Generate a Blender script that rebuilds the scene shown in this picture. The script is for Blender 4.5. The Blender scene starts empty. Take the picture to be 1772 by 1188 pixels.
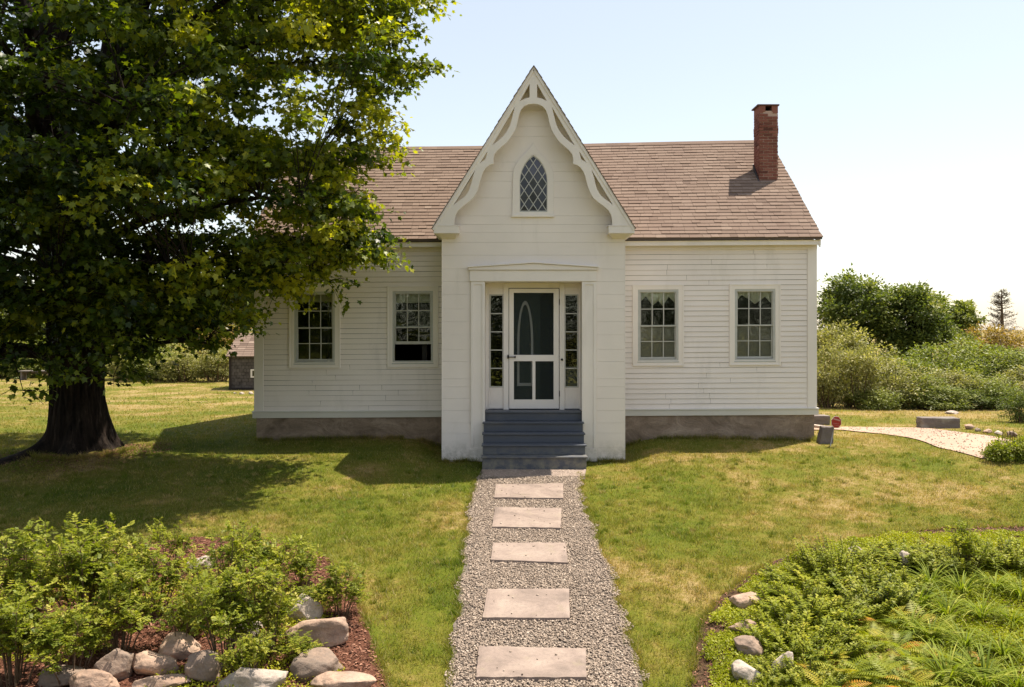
import bpy, math, random
import numpy as np
from mathutils import Vector, Matrix, noise
from mathutils.geometry import tessellate_polygon

sc = bpy.context.scene
COL = sc.collection
R = math.radians
rnd = random.Random(7)
FPX, CX0, HY, HC = 1450.0, 886.0, 565.0, 2.65

# ------------------------------------------------------------------ camera
cam = bpy.data.cameras.new("camera")
cam.lens = 36.0 * FPX / 1772.0
cam.sensor_width = 36.0
cam.shift_y = -29.0 / 1772.0
cam.clip_start = 0.1
cam.clip_end = 2000
camo = bpy.data.objects.new("camera", cam)
COL.objects.link(camo)
camo.location = (0, 0, HC)
camo.rotation_euler = (R(90), 0, 0)
sc.camera = camo

# ------------------------------------------------------------------ sky, sun, exposure
SX, SY = 0.37, 0.25                      # shadow run per metre of height
ELEV = math.atan2(1.0, math.hypot(SX, SY))
AZ = math.atan2(SX, SY)                  # from +Y towards +X
w = bpy.data.worlds.new("World")
sc.world = w
w.use_nodes = True
wn = w.node_tree.nodes
bg = wn["Background"]
sky = wn.new("ShaderNodeTexSky")
sky.sky_type = 'NISHITA'
sky.sun_disc = False
sky.sun_elevation = ELEV
sky.sun_rotation = AZ
sky.air_density = 1.0
sky.dust_density = .8
sky.ozone_density = 0.8
wb = wn.new("ShaderNodeMix"); wb.data_type = 'RGBA'; wb.blend_type = 'MULTIPLY'; wb.inputs[0].default_value = 1
wb.inputs[7].default_value = (1.10, 1.0, .88, 1)
w.node_tree.links.new(sky.outputs[0], wb.inputs[6])
hz_ = wn.new("ShaderNodeMix"); hz_.data_type = 'RGBA'; hz_.inputs[0].default_value = .42     # thin high haze
hz_.inputs[7].default_value = (3.9, 3.85, 3.85, 1)
w.node_tree.links.new(wb.outputs[2], hz_.inputs[6])
w.node_tree.links.new(hz_.outputs[2], bg.inputs[0])
bg.inputs[1].default_value = 0.128
sl = bpy.data.lights.new("sun", 'SUN')
sl.energy = 5.0
sl.angle = R(0.53)
sl.color = (1.0, 0.90, 0.76)
so = bpy.data.objects.new("sun", sl)
COL.objects.link(so)
so.location = (8, 6, 20)
so.rotation_euler = Vector((-SX, -SY, -1)).to_track_quat('-Z', 'Y').to_euler()
sc.view_settings.view_transform = 'Standard'
sc.view_settings.look = 'None'
sc.view_settings.gamma = 1.0
sc.view_settings.use_curve_mapping = False
sc.view_settings.exposure = 0.93
sc.cycles.max_bounces = 7
sc.cycles.transparent_max_bounces = 12

# ------------------------------------------------------------------ helpers
def U(px, Y): return (px - CX0) * Y / FPX
def V(py, Y): return HC + (HY - py) * Y / FPX

def sst(a, b, x):
    t = np.clip((np.asarray(x, float) - a) / (b - a), 0, 1)
    return t * t * (3 - 2 * t)

def gz(x, y):
    """height of the ground"""
    x = np.asarray(x, float); y = np.asarray(y, float)
    z = -0.06 * np.clip(15.4 - y, 0, 5.4) - 0.085 * np.clip(10.0 - y, 0, 14)
    side = sst(1.72, 2.55, np.abs(x - .42))
    z = z + .20 * side * sst(13.2, 16.4, y)
    z = z + .10 * sst(16.5, 17.6, y)
    z = z - .35 * sst(20, 34, y)
    z = z + .12 * np.exp(-((x + 8.3) ** 2 + (y - 16.2) ** 2) / 2.2)
    z = z + .04 * np.sin(x * .55 + 1) * np.sin(y * .45) * sst(3, 6, np.abs(x - .4))
    z = z + .10 * sst(6.2, 9.5, x) * np.clip(1 - np.abs(y - 15) / 6, 0, 1)
    return z

def g(x, y): return float(gz(x, y))

def G(px, py, dz=0.0):
    """the ground point seen at a photograph pixel"""
    Y = 10.0
    for _ in range(60):
        z = g(U(px, Y), Y) + dz
        Yn = (HC - z) * FPX / (py - HY)
        Y = .6 * Y + .4 * Yn
    return Vector((U(px, Y), Y, g(U(px, Y), Y)))

def nnoise(x, y, s, seed=0):
    """vectorised value noise, 0..1"""
    x = np.asarray(x) * s + 137.3 + seed * 17.1; y = np.asarray(y) * s + 91.7 + seed * 7.7
    xi = np.floor(x).astype(np.int64); yi = np.floor(y).astype(np.int64)
    fx = x - xi; fy = y - yi
    fx = fx * fx * (3 - 2 * fx); fy = fy * fy * (3 - 2 * fy)
    def h(a, b):
        v = np.sin(a * 127.1 + b * 311.7 + seed * 13.7) * 43758.5453
        return v - np.floor(v)
    return (h(xi, yi) * (1 - fx) + h(xi + 1, yi) * fx) * (1 - fy) + (h(xi, yi + 1) * (1 - fx) + h(xi + 1, yi + 1) * fx) * fy

def inpoly(px, py, poly):
    px = np.asarray(px); py = np.asarray(py)
    r = np.zeros(px.shape, bool)
    n = len(poly)
    for i in range(n):
        x0, y0 = poly[i][0], poly[i][1]; x1, y1 = poly[(i + 1) % n][0], poly[(i + 1) % n][1]
        c = ((y0 > py) != (y1 > py)) & (px < (x1 - x0) * (py - y0) / ((y1 - y0) if y1 != y0 else 1e-9) + x0)
        r ^= c
    return r

def link(name, me, mat=None, parent=None, smooth=False):
    if mat: me.materials.append(mat)
    if smooth:
        me.polygons.foreach_set("use_smooth", np.ones(len(me.polygons), bool))
    o = bpy.data.objects.new(name, me)
    COL.objects.link(o)
    if parent: 
        o.parent = parent
        o.matrix_parent_inverse = Matrix.Translation(-Vector(parent.location)) if parent.type == 'EMPTY' and not parent.parent else Matrix.Identity(4)
    return o

def mesh_np(name, verts, faces, mat, parent=None, tint=None, smooth=False):
    """faces: list of int arrays (m,k)"""
    me = bpy.data.meshes.new(name)
    verts = np.asarray(verts, np.float32)
    me.vertices.add(len(verts)); me.vertices.foreach_set("co", verts.ravel())
    if not isinstance(faces, list): faces = [faces]
    idx = np.concatenate([f.ravel() for f in faces]).astype(np.int32)
    tot = np.concatenate([np.full(len(f), f.shape[1]) for f in faces]).astype(np.int32)
    st = np.concatenate([[0], np.cumsum(tot)[:-1]]).astype(np.int32)
    me.loops.add(len(idx)); me.polygons.add(len(tot))
    me.loops.foreach_set("vertex_index", idx)
    me.polygons.foreach_set("loop_start", st)
    me.update(calc_edges=True)
    if tint is not None:
        a = me.attributes.new("tint", 'FLOAT', 'POINT')
        a.data.foreach_set("value", np.asarray(tint, np.float32))
    return link(name, me, mat, parent, smooth)

def tag(o, label=None, cat=None, group=None, kind=None):
    if label: o["label"] = label
    if cat: o["category"] = cat
    if group: o["group"] = group
    if kind: o["kind"] = kind
    return o

def empty(name, loc, label=None, cat=None, group=None):
    o = bpy.data.objects.new(name, None)
    o.empty_display_size = .3
    COL.objects.link(o); o.location = loc
    return tag(o, label, cat, group)

class MB:
    """collects shapes into one mesh"""
    def __init__(s, warp=None): s.v = []; s.f = []; s.t = []; s.warp = warp; s.sm = []
    def add(s, vs, fs, t=.5, sm=False):
        o = len(s.v)
        s.v += [tuple(p) for p in vs]; s.t += [t] * len(vs)
        s.f += [tuple(i + o for i in f) for f in fs]; s.sm += [sm] * len(fs)
    def box(s, x0, x1, y0, y1, z0, z1, t=.5):
        s.add([(x0, y0, z0), (x1, y0, z0), (x1, y1, z0), (x0, y1, z0), (x0, y0, z1), (x1, y0, z1), (x1, y1, z1), (x0, y1, z1)],
              [(0, 3, 2, 1), (4, 5, 6, 7), (0, 1, 5, 4), (1, 2, 6, 5), (2, 3, 7, 6), (3, 0, 4, 7)], t)
    def hexa(s, p, t=.5):
        s.add(p, [(0, 3, 2, 1), (4, 5, 6, 7), (0, 1, 5, 4), (1, 2, 6, 5), (2, 3, 7, 6), (3, 0, 4, 7)], t)
    def bar(s, a, b, w, d, up=(0, 1, 0), t=.5):
        """rectangular bar from a to b, width w across, depth d along up"""
        a = Vector(a); b = Vector(b); ax = (b - a).normalized(); up = Vector(up)
        sd = ax.cross(up).normalized() * w / 2; u = sd.cross(ax).normalized() * d / 2
        s.hexa([a - sd - u, a + sd - u, b + sd - u, b - sd - u, a - sd + u, a + sd + u, b + sd + u, b - sd + u], t)
    def prism(s, outer, y0, y1, holes=(), t=.5):
        """x,z polygon with holes, extruded from y0 (front) to y1"""
        polys = [list(outer)] + [list(h) for h in holes]
        tri = tessellate_polygon([[Vector((p[0], p[1], 0)) for p in q] for q in polys])
        pts = [p for q in polys for p in q]; n = len(pts)
        vs = [(p[0], y0, p[1]) for p in pts] + [(p[0], y1, p[1]) for p in pts]
        fs = []
        for a, b, c in tri:
            ar = (pts[b][0] - pts[a][0]) * (pts[c][1] - pts[a][1]) - (pts[b][1] - pts[a][1]) * (pts[c][0] - pts[a][0])
            if ar < 0: b, c = c, b
            fs += [(a, b, c), (a + n, c + n, b + n)]
        k = 0
        for qi, q in enumerate(polys):
            m = len(q)
            A = sum(q[i][0] * q[(i + 1) % m][1] - q[(i + 1) % m][0] * q[i][1] for i in range(m))
            for i in range(m):
                a, b = k + i, k + (i + 1) % m
                if (A > 0) == (qi == 0): fs.append((b, a, a + n, b + n))
                else: fs.append((a, b, b + n, a + n))
            k += m
        s.add(vs, fs, t)
    def tube(s, pts, rad, n=8, t=.5, cap=True, sm=True):
        pts = [Vector(p) for p in pts]; vs = []; fs = []
        ref = Vector((.31, .17, .93)) if abs((pts[-1] - pts[0]).normalized().z) < .9 else Vector((1, .1, 0))
        for i, p in enumerate(pts):
            d = (pts[min(i + 1, len(pts) - 1)] - pts[max(i - 1, 0)]).normalized()
            a = d.cross(ref).normalized(); b = d.cross(a)
            r = rad[i] if hasattr(rad, '__len__') else rad
            for k in range(n):
                q = 2 * math.pi * k / n
                vs.append(p + (a * math.cos(q) + b * math.sin(q)) * r)
        for i in range(len(pts) - 1):
            for k in range(n):
                k2 = (k + 1) % n
                fs.append((i * n + k, i * n + k2, (i + 1) * n + k2, (i + 1) * n + k))
        if cap:
            fs.append(tuple(range(n))); fs.append(tuple((len(pts) - 1) * n + k for k in reversed(range(n))))
        s.add(vs, fs, t, sm)
    def build(s, name, mat, parent=None, bevel=0):
        me = bpy.data.meshes.new(name)
        v = [s.warp(p) for p in s.v] if s.warp else s.v
        me.from_pydata(v, [], s.f); me.update()
        a = me.attributes.new("tint", 'FLOAT', 'POINT'); a.data.foreach_set("value", s.t)
        if any(s.sm): me.polygons.foreach_set("use_smooth", s.sm)
        o = link(name, me, mat, parent)
        if bevel:
            m = o.modifiers.new("bevel", 'BEVEL'); m.width = bevel; m.segments = 2; m.limit_method = 'ANGLE'; m.angle_limit = R(50)
        return o

# ------------------------------------------------------------------ materials
class NT:
    def __init__(s, name):
        s.m = bpy.data.materials.new(name); s.m.use_nodes = True
        s.n = s.m.node_tree.nodes; s.l = s.m.node_tree.links
        s.p = s.n["Principled BSDF"]; s.out = s.n["Material Output"]
        s.geo = None
    def new(s, t, **k):
        n = s.n.new(t)
        for a, b in k.items(): setattr(n, a, b)
        return n
    def pos(s):
        if not s.geo: s.geo = s.new("ShaderNodeNewGeometry")
        return s.geo.outputs["Position"]
    def noise(s, scale, detail=4, rough=.55, stretch=None, dist=0):
        n = s.new("ShaderNodeTexNoise")
        n.inputs["Scale"].default_value = scale; n.inputs["Detail"].default_value = detail
        n.inputs["Roughness"].default_value = rough; n.inputs["Distortion"].default_value = dist
        src = s.pos()
        if stretch:
            mp = s.new("ShaderNodeMapping"); mp.inputs["Scale"].default_value = stretch
            s.l.new(src, mp.inputs[0]); src = mp.outputs[0]
        s.l.new(src, n.inputs["Vector"])
        return n.outputs["Fac"]
    def ramp(s, fac, stops):
        r = s.new("ShaderNodeValToRGB"); e = r.color_ramp.elements
        while len(e) < len(stops): e.new(.5)
        for i, (p, c) in enumerate(stops):
            e[i].position = p; e[i].color = (c[0], c[1], c[2], 1) if hasattr(c, '__len__') else (c, c, c, 1)
        s.l.new(fac, r.inputs[0]); return r.outputs[0]
    def tint(s):
        a = s.new("ShaderNodeAttribute"); a.attribute_name = "tint"; return a.outputs["Fac"]
    def mix(s, fac, a, b, mode='MIX'):
        m = s.new("ShaderNodeMix", data_type='RGBA', blend_type=mode)
        for si, v in ((0, fac), (6, a), (7, b)):
            sock = m.inputs[si]
            if hasattr(v, 'is_output'): s.l.new(v, sock)
            elif si == 0: sock.default_value = v
            else: sock.default_value = (v[0], v[1], v[2], 1)
        return m.outputs[2]
    def bump(s, h, dist=.01, strength=1.0, prev=None):
        b = s.new("ShaderNodeBump"); b.inputs["Distance"].default_value = dist; b.inputs["Strength"].default_value = strength
        s.l.new(h, b.inputs["Height"])
        if prev: s.l.new(prev, b.inputs["Normal"])
        return b.outputs[0]
    def fin(s, col, rough=.6, bump=None, spec=.5):
        if hasattr(col, 'is_output'): s.l.new(col, s.p.inputs["Base Color"])
        else: s.p.inputs["Base Color"].default_value = (*col, 1)
        s.p.inputs["Roughness"].default_value = rough
        s.p.inputs["Specular IOR Level"].default_value = spec
        if bump: s.l.new(bump, s.p.inputs["Normal"])
        return s.m

def m_paint(name, col, dirt=(.46, .42, .35), amount=.36, rough=.5, streak=(1, 1, .25)):
    t = NT(name)
    a = t.noise(2.2, 6, .65, streak); b = t.noise(.7, 3)
    c1 = t.mix(t.ramp(b, [(.35, 0), (.7, 1)]), col, [c * .90 for c in col])
    f = t.ramp(a, [(.55, 0), (.80, amount)])
    c2 = t.mix(f, c1, dirt)
    flake = t.ramp(t.noise(26, 5, .7, (.35, 1, 1.6)), [(.70, 0), (.74, .55 * amount)])
    c3 = t.mix(flake, c2, (.33, .30, .26))
    sz_ = t.new("ShaderNodeSeparateXYZ"); t.l.new(t.pos(), sz_.inputs[0])
    mr = t.new("ShaderNodeMapRange"); t.l.new(sz_.outputs[2], mr.inputs[0]); mr.inputs[1].default_value = .45; mr.inputs[2].default_value = 0.0; mr.inputs[3].default_value = 0; mr.inputs[4].default_value = .9
    ml_ = t.new("ShaderNodeMath", operation='MULTIPLY'); t.l.new(mr.outputs[0], ml_.inputs[0]); t.l.new(t.ramp(t.noise(7, 5, .7), [(.38, 0), (.66, 1)]), ml_.inputs[1])
    c3 = t.mix(ml_.outputs[0], c3, (.30, .27, .19))
    bp = t.bump(t.noise(60, 4, .6, (.15, 1, 1)), .0012, .6)
    return t.fin(c3, rough, bp, .35)

def m_leaf(name, stops, trans=.4, rough=.42, spec=.45, tcol=(1.25, 1.35, .5)):
    t = NT(name)
    c = t.ramp(t.tint(), stops)
    t.fin(c, rough, None, spec)
    tr = t.new("ShaderNodeBsdfTranslucent")
    t.l.new(t.mix(1.0, c, tcol, 'MULTIPLY'), tr.inputs[0])
    mx = t.new("ShaderNodeMixShader"); mx.inputs[0].default_value = trans
    t.l.new(t.p.outputs[0], mx.inputs[1]); t.l.new(tr.outputs[0], mx.inputs[2])
    t.l.new(mx.outputs[0], t.out.inputs[0])
    return t.m

def m_rock(name, a, b, sc_=3.0, bumpd=.02):
    t = NT(name)
    n1 = t.noise(sc_, 8, .65, dist=.4); n2 = t.noise(sc_ * 9, 5, .7); n3 = t.noise(sc_ * .6, 3)
    c = t.mix(t.ramp(n1, [(.35, 0), (.65, 1)]), a, b)
    c = t.mix(t.ramp(n2, [(.45, 0), (.75, .5)]), c, (.12, .11, .10))
    c = t.mix(t.ramp(n3, [(.55, 0), (.7, .45)]), c, (.42, .40, .34))
    bp = t.bump(n2, bumpd * .5, .7, t.bump(n1, bumpd, .9))
    return t.fin(c, .85, bp, .25)

def m_plain(name, col, rough=.5, spec=.5, metal=0, var=.12):
    t = NT(name)
    n = t.noise(9, 4)
    c = t.mix(t.ramp(n, [(.3, 0), (.7, 1)]), col, [v * (1 - var) for v in col])
    m = t.fin(c, rough, t.bump(t.noise(80, 3), .0008, .5), spec)
    t.p.inputs["Metallic"].default_value = metal
    return m

WHITE = m_paint("white_clapboard_paint", (.85, .775, .715))
WHITE2 = m_paint("white_trim_paint", (.85, .785, .725), amount=.3)
WHITE3 = m_paint("weathered_sill_paint", (.66, .63, .56), amount=1.0, streak=(.6, 1, 1.5))
STORM = m_plain("storm_frame_metal", (.50, .50, .47), .45, .5)
GREYST = m_paint("grey_step_paint", (.085, .095, .118), dirt=(.16, .15, .14), amount=.5, rough=.45, streak=(.5, 1, 1))
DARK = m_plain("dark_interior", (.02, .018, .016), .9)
GREEN = m_plain("dark_green_door_paint", (.012, .030, .022), .4)
IRON = m_plain("black_iron", (.012, .011, .011), .45, .5, .6)
LACE = m_plain("lace_cloth", (.88, .84, .74), .9)
BLIND = m_plain("cream_roller_blind", (.60, .58, .46), .8)
LEAD = m_plain("white_lattice_paint", (.50, .49, .45), .5)
FLASH = m_plain("lead_flashing", (.07, .07, .075), .5, .4, .5)

t = NT("window_glass")
lw = t.new("ShaderNodeLayerWeight"); lw.inputs[0].default_value = .35
gl = t.new("ShaderNodeBsdfGlossy"); gl.inputs["Roughness"].default_value = .015
gl.inputs[0].default_value = (.95, 1, .95, 1)
tp = t.new("ShaderNodeBsdfTransparent"); tp.inputs[0].default_value = (.88, .90, .86, 1)
mx = t.new("ShaderNodeMixShader")
fc = t.new("ShaderNodeMath", operation='MULTIPLY_ADD'); t.l.new(lw.outputs["Fresnel"], fc.inputs[0]); fc.inputs[1].default_value = .8; fc.inputs[2].default_value = .03
t.l.new(fc.outputs[0], mx.inputs[0]); t.l.new(tp.outputs[0], mx.inputs[1]); t.l.new(gl.outputs[0], mx.inputs[2])
t.l.new(t.bump(t.noise(3.5, 2), .012, .35), gl.inputs["Normal"])
t.l.new(mx.outputs[0], t.out.inputs[0])
GLASS = t.m
def m_screen(name, col, fac):
    t = NT(name); t.fin(col, .8, None, .2)
    tp = t.new("ShaderNodeBsdfTransparent"); mx = t.new("ShaderNodeMixShader"); mx.inputs[0].default_value = fac
    t.l.new(tp.outputs[0], mx.inputs[1]); t.l.new(t.p.outputs[0], mx.inputs[2]); t.l.new(mx.outputs[0], t.out.inputs[0])
    return t.m
SCREEN = m_screen("door_screen_mesh", (.035, .045, .040), .34)
SCREEN2 = m_screen("window_screen_mesh", (.40, .36, .34), .85)
t = NT("leaded_glass")
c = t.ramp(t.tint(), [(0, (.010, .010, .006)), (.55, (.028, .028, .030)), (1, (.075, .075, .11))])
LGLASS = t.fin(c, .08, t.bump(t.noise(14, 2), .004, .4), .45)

t = NT("roof_shingles")
a = t.tint(); n = t.noise(60, 3); n2 = t.noise(.8, 4)
c = t.ramp(a, [(0, (.13, .095, .075)), (.35, (.205, .150, .117)), (.7, (.24, .180, .142)), (1, (.31, .24, .19))])
c = t.mix(t.ramp(n, [(.35, 0), (.7, .45)]), c, (.12, .075, .06))
c = t.mix(t.ramp(n2, [(.45, 0), (.75, .4)]), c, (.14, .095, .08))
ROOF = t.fin(c, .95, t.bump(n, .004, .8), .12)
t = NT("chimney_brick")
c = t.ramp(t.tint(), [(0, (.085, .034, .026)), (.5, (.20, .072, .052)), (.9, (.27, .115, .085)), (1, (.36, .22, .17))])
n = t.noise(30, 5, .7)
c = t.mix(t.ramp(n, [(.5, 0), (.75, .5)]), c, (.11, .05, .04))
gt = t.new("ShaderNodeMath", operation='GREATER_THAN'); t.l.new(t.tint(), gt.inputs[0]); gt.inputs[1].default_value = 1.5
c = t.mix(gt.outputs[0], c, (.46, .33, .27))
BRICK = t.fin(c, .9, t.bump(n, .006, .8), .2)
MORTAR = m_rock("mortar", (.36, .27, .22), (.30, .21, .18), 14, .004)
t = NT("parged_foundation")
n1 = t.noise(1.6, 8, .7, (1, 1, 1.6), .8); n2 = t.noise(14, 6, .7)
c = t.ramp(n1, [(.3, (.15, .108, .075)), (.5, (.27, .20, .145)), (.7, (.40, .31, .23))])
c = t.mix(t.ramp(n2, [(.5, 0), (.75, .5)]), c, (.12, .10, .08))
FOUND = t.fin(c, .95, t.bump(n2, .012, .8, t.bump(n1, .05, 1)), .2)
t = NT("granite_slab")
n1 = t.noise(1.9, 7, .7, dist=.6); n2 = t.noise(22, 5, .75); n3 = t.noise(5, 4, .6)
c = t.ramp(n1, [(.35, (.185, .145, .122)), (.5, (.265, .205, .172)), (.66, (.325, .26, .215))])
c = t.mix(t.ramp(n2, [(.5, 0), (.72, .55)]), c, (.15, .12, .105)); c = t.mix(t.ramp(n3, [(.58, 0), (.70, .5)]), c, (.24, .20, .14))
GRANITE = t.fin(c, .88, t.bump(n2, .005, .8, t.bump(n3, .008, .7)), .25)
BOULD = [m_rock("boulder_stone_a", (.52, .36, .26), (.28, .19, .14), 2.6, .03),
         m_rock("boulder_stone_b", (.34, .24, .18), (.16, .125, .10), 2.2, .03),
         m_rock("boulder_stone_c", (.56, .46, .38), (.34, .285, .24), 3.2, .03)]
BLOCK = m_rock("block_granite", (.20, .165, .145), (.145, .12, .11), 4, .01)

# lawn colour as a function of the place, shared by soil and blades
def lawn_color(t):
    a = t.noise(.55, 5, .6); b = t.noise(4.5, 7, .72)
    sep = t.new("ShaderNodeSeparateXYZ"); t.l.new(t.pos(), sep.inputs[0])
    m = t.new("ShaderNodeMath", operation='ADD'); t.l.new(a, m.inputs[0])
    m2 = t.new("ShaderNodeMath", operation='MULTIPLY'); t.l.new(b, m2.inputs[0]); m2.inputs[1].default_value = .60
    t.l.new(m2.outputs[0], m.inputs[1])
    # the lawn to the right of the path and behind is drier
    dry = t.new("ShaderNodeMapRange"); t.l.new(sep.outputs[0], dry.inputs[0])
    dry.inputs[1].default_value = 0; dry.inputs[2].default_value = 5; dry.inputs[3].default_value = 0; dry.inputs[4].default_value = .085
    dr2 = t.new("ShaderNodeMapRange"); t.l.new(sep.outputs[1], dr2.inputs[0])
    dr2.inputs[1].default_value = 20; dr2.inputs[2].default_value = 26; dr2.inputs[3].default_value = 0; dr2.inputs[4].default_value = .11
    m3 = t.new("ShaderNodeMath", operation='ADD'); t.l.new(m.outputs[0], m3.inputs[0]); t.l.new(dry.outputs[0], m3.inputs[1])
    m4 = t.new("ShaderNodeMath", operation='ADD'); t.l.new(m3.outputs[0], m4.inputs[0]); t.l.new(dr2.outputs[0], m4.inputs[1])
    return m4.outputs[0]
GSTOPS = [(.54, (.085, .130, .008)), (.72, (.145, .175, .014)), (.86, (.215, .205, .030)), (.95, (.32, .25, .070)), (1.0, (.42, .31, .13))]
t = NT("lawn_soil")
c = t.ramp(lawn_color(t), [(p, [v * .72 for v in c_]) for p, c_ in GSTOPS])
n = t.noise(45, 3, .7)
c = t.mix(t.ramp(n, [(.4, 0), (.7, .5)]), c, (.055, .05, .018))
LAWN = t.fin(c, .95, t.bump(n, .02, .8), .1)
t = NT("grass_blades")
c = t.ramp(lawn_color(t), GSTOPS)
c = t.mix(t.ramp(t.tint(), [(0, 0), (.78, .10), (.86, .75), (1, .8)]), c, (.40, .31, .14))
c = t.mix(t.ramp(t.tint(), [(0, .55), (.4, 0)]), c, (.075, .13, .008))
t.fin(c, .5, None, .3)
tr = t.new("ShaderNodeBsdfTranslucent"); t.l.new(t.mix(1, c, (1.3, 1.3, .6), 'MULTIPLY'), tr.inputs[0])
mx = t.new("ShaderNodeMixShader"); mx.inputs[0].default_value = .4
t.l.new(t.p.outputs[0], mx.inputs[1]); t.l.new(tr.outputs[0], mx.inputs[2]); t.l.new(mx.outputs[0], t.out.inputs[0])
GRASS = t.m

t = NT("gravel_bed"); n = t.noise(40, 4, .7)
GRAVEL = t.fin(t.ramp(n, [(.3, (.10, .085, .07)), (.7, (.24, .20, .17))]), .95, t.bump(n, .02, 1), .1)
t = NT("gravel_stones")
c = t.ramp(t.tint(), [(0, (.20, .155, .12)), (.3, (.28, .22, .17)), (.75, (.36, .285, .225)), (1, (.50, .415, .335))])
STONES = t.fin(c, .8, None, .3)
t = NT("driveway_sand"); n = t.noise(1.2, 5, .6, (.35, 1, 1)); n2 = t.noise(30, 4, .75)
c = t.ramp(n, [(.35, (.46, .325, .245)), (.65, (.37, .265, .20))])
c = t.mix(t.ramp(n2, [(.5, 0), (.72, .6)]), c, (.36, .27, .21))
SAND = t.fin(c, .95, t.bump(n2, .02, .7), .1)
t = NT("bark_mulch"); n = t.noise(38, 5, .75, (1, .5, 1))
c = t.ramp(n, [(.32, (.035, .016, .010)), (.5, (.13, .055, .034)), (.72, (.26, .125, .08))])
MULCH = t.fin(c, .95, t.bump(n, .04, 1), .1)
t = NT("dark_soil"); n = t.noise(30, 5, .75)
SOIL = t.fin(t.ramp(n, [(.32, (.030, .020, .012)), (.5, (.085, .052, .030)), (.72, (.19, .115, .07))]), .95, t.bump(n, .04, 1), .1)
t = NT("mulch_chips")
MCHIP = t.fin(t.ramp(t.tint(), [(0, (.05, .02, .013)), (.6, (.19, .08, .05)), (1, (.34, .18, .12))]), .9, None, .2)
t = NT("maple_bark")
n1 = t.noise(9, 7, .7, (1, 1, .16), .6); n2 = t.noise(2.2, 4)
c = t.ramp(n1, [(.38, (.008, .006, .005)), (.58, (.030, .021, .016)), (.74, (.115, .085, .068))])
c = t.mix(t.ramp(n2, [(.55, 0), (.75, .25)]), c, (.09, .075, .055))
BARK = t.fin(c, .95, t.bump(n1, .06, 1), .15)
t = NT("shrub_twig"); n = t.noise(20, 3)
TWIG = t.fin(t.ramp(n, [(.3, (.08, .05, .03)), (.7, (.20, .14, .09))]), .85, None, .2)

L_MAPLE = m_leaf("maple_leaves", [(0, (.016, .034, .005)), (.35, (.045, .076, .008)), (.66, (.150, .190, .015)), (1, (.40, .40, .034))], .46, .42, .35, (1.75, 1.7, .35))
L_ROSE = m_leaf("rose_leaves", [(0, (.085, .125, .016)), (.5, (.225, .255, .026)), (.85, (.37, .37, .05)), (1, (.47, .42, .09))], .42, .5, .25)
L_BED = m_leaf("bed_shrub_leaves", [(0, (.11, .145, .010)), (.45, (.24, .275, .020)), (.85, (.40, .40, .035)), (1, (.52, .44, .06))], .45, .5, .2)
L_COVER = m_leaf("ground_cover_leaves", [(0, (.18, .21, .012)), (.6, (.38, .39, .024)), (1, (.55, .48, .04))], .35, .5, .3)
L_LILY = m_leaf("daylily_leaves", [(0, (.09, .135, .010)), (.6, (.24, .29, .026)), (1, (.52, .48, .10))], .35, .6, .15)
L_FERN = m_leaf("fern_fronds", [(0, (.13, .19, .014)), (.5, (.27, .29, .022)), (.85, (.42, .32, .028)), (1, (.45, .20, .03))], .4, .5, .3)
L_OLIVE = m_leaf("pale_bush_leaves", [(0, (.10, .105, .03)), (.5, (.26, .25, .08)), (1, (.50, .44, .19))], .35, .5, .3)
L_MID = m_leaf("mid_bush_leaves", [(0, (.075, .10, .022)), (.5, (.185, .215, .045)), (1, (.37, .37, .10))], .35, .5, .3)
L_RUST = m_leaf("rust_bush_leaves", [(0, (.11, .085, .025)), (.5, (.27, .19, .06)), (1, (.45, .27, .08))], .35, .5, .3)
L_DARK = m_leaf("dark_tree_leaves", [(0, (.045, .068, .016)), (.5, (.125, .16, .034)), (1, (.33, .33, .09))], .38, .5, .25)
L_GREY = m_leaf("grey_twigs_needles", [(0, (.10, .085, .075)), (1, (.20, .17, .14))], .1, .8, .1)
L_WOOD = m_leaf("woodland_leaves", [(0, (.010, .018, .005)), (1, (.045, .058, .015))], .2, .6, .2)

# ------------------------------------------------------------------ setting: ground sheet
def axis(lo, hi, flo, fhi, fine, coarse):
    a = list(np.arange(flo, fhi + 1e-6, fine))
    x = flo; s = fine
    L = []
    while x > lo: s = min(s * 1.35, coarse); x -= s; L.append(max(x, lo))
    x = fhi; s = fine; Rr = []
    while x < hi: s = min(s * 1.35, coarse); x += s; Rr.append(min(x, hi))
    return np.array(L[::-1] + a + Rr)
xs = axis(-500, 500, -20, 18, .2, 60); ys = axis(-400, 700, 3, 36, .2, 60)
XX, YY = np.meshgrid(xs, ys)
ZZ = gz(XX, YY) + .012 * (nnoise(XX, YY, 1.7) - .5)
nx, ny = len(xs), len(ys)
ii = np.arange(nx * ny).reshape(ny, nx)
F = np.stack([ii[:-1, :-1], ii[:-1, 1:], ii[1:, 1:], ii[1:, :-1]], -1).reshape(-1, 4)
lawn = mesh_np("lawn", np.stack([XX, YY, ZZ], -1).reshape(-1, 3), F, LAWN, smooth=True)
tag(lawn, "mown green and straw coloured lawn around the white cottage", "lawn", None, "structure")

def gmesh(x, y): return gz(x, y) + .012 * (nnoise(x, y, 1.7) - .5)

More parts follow.
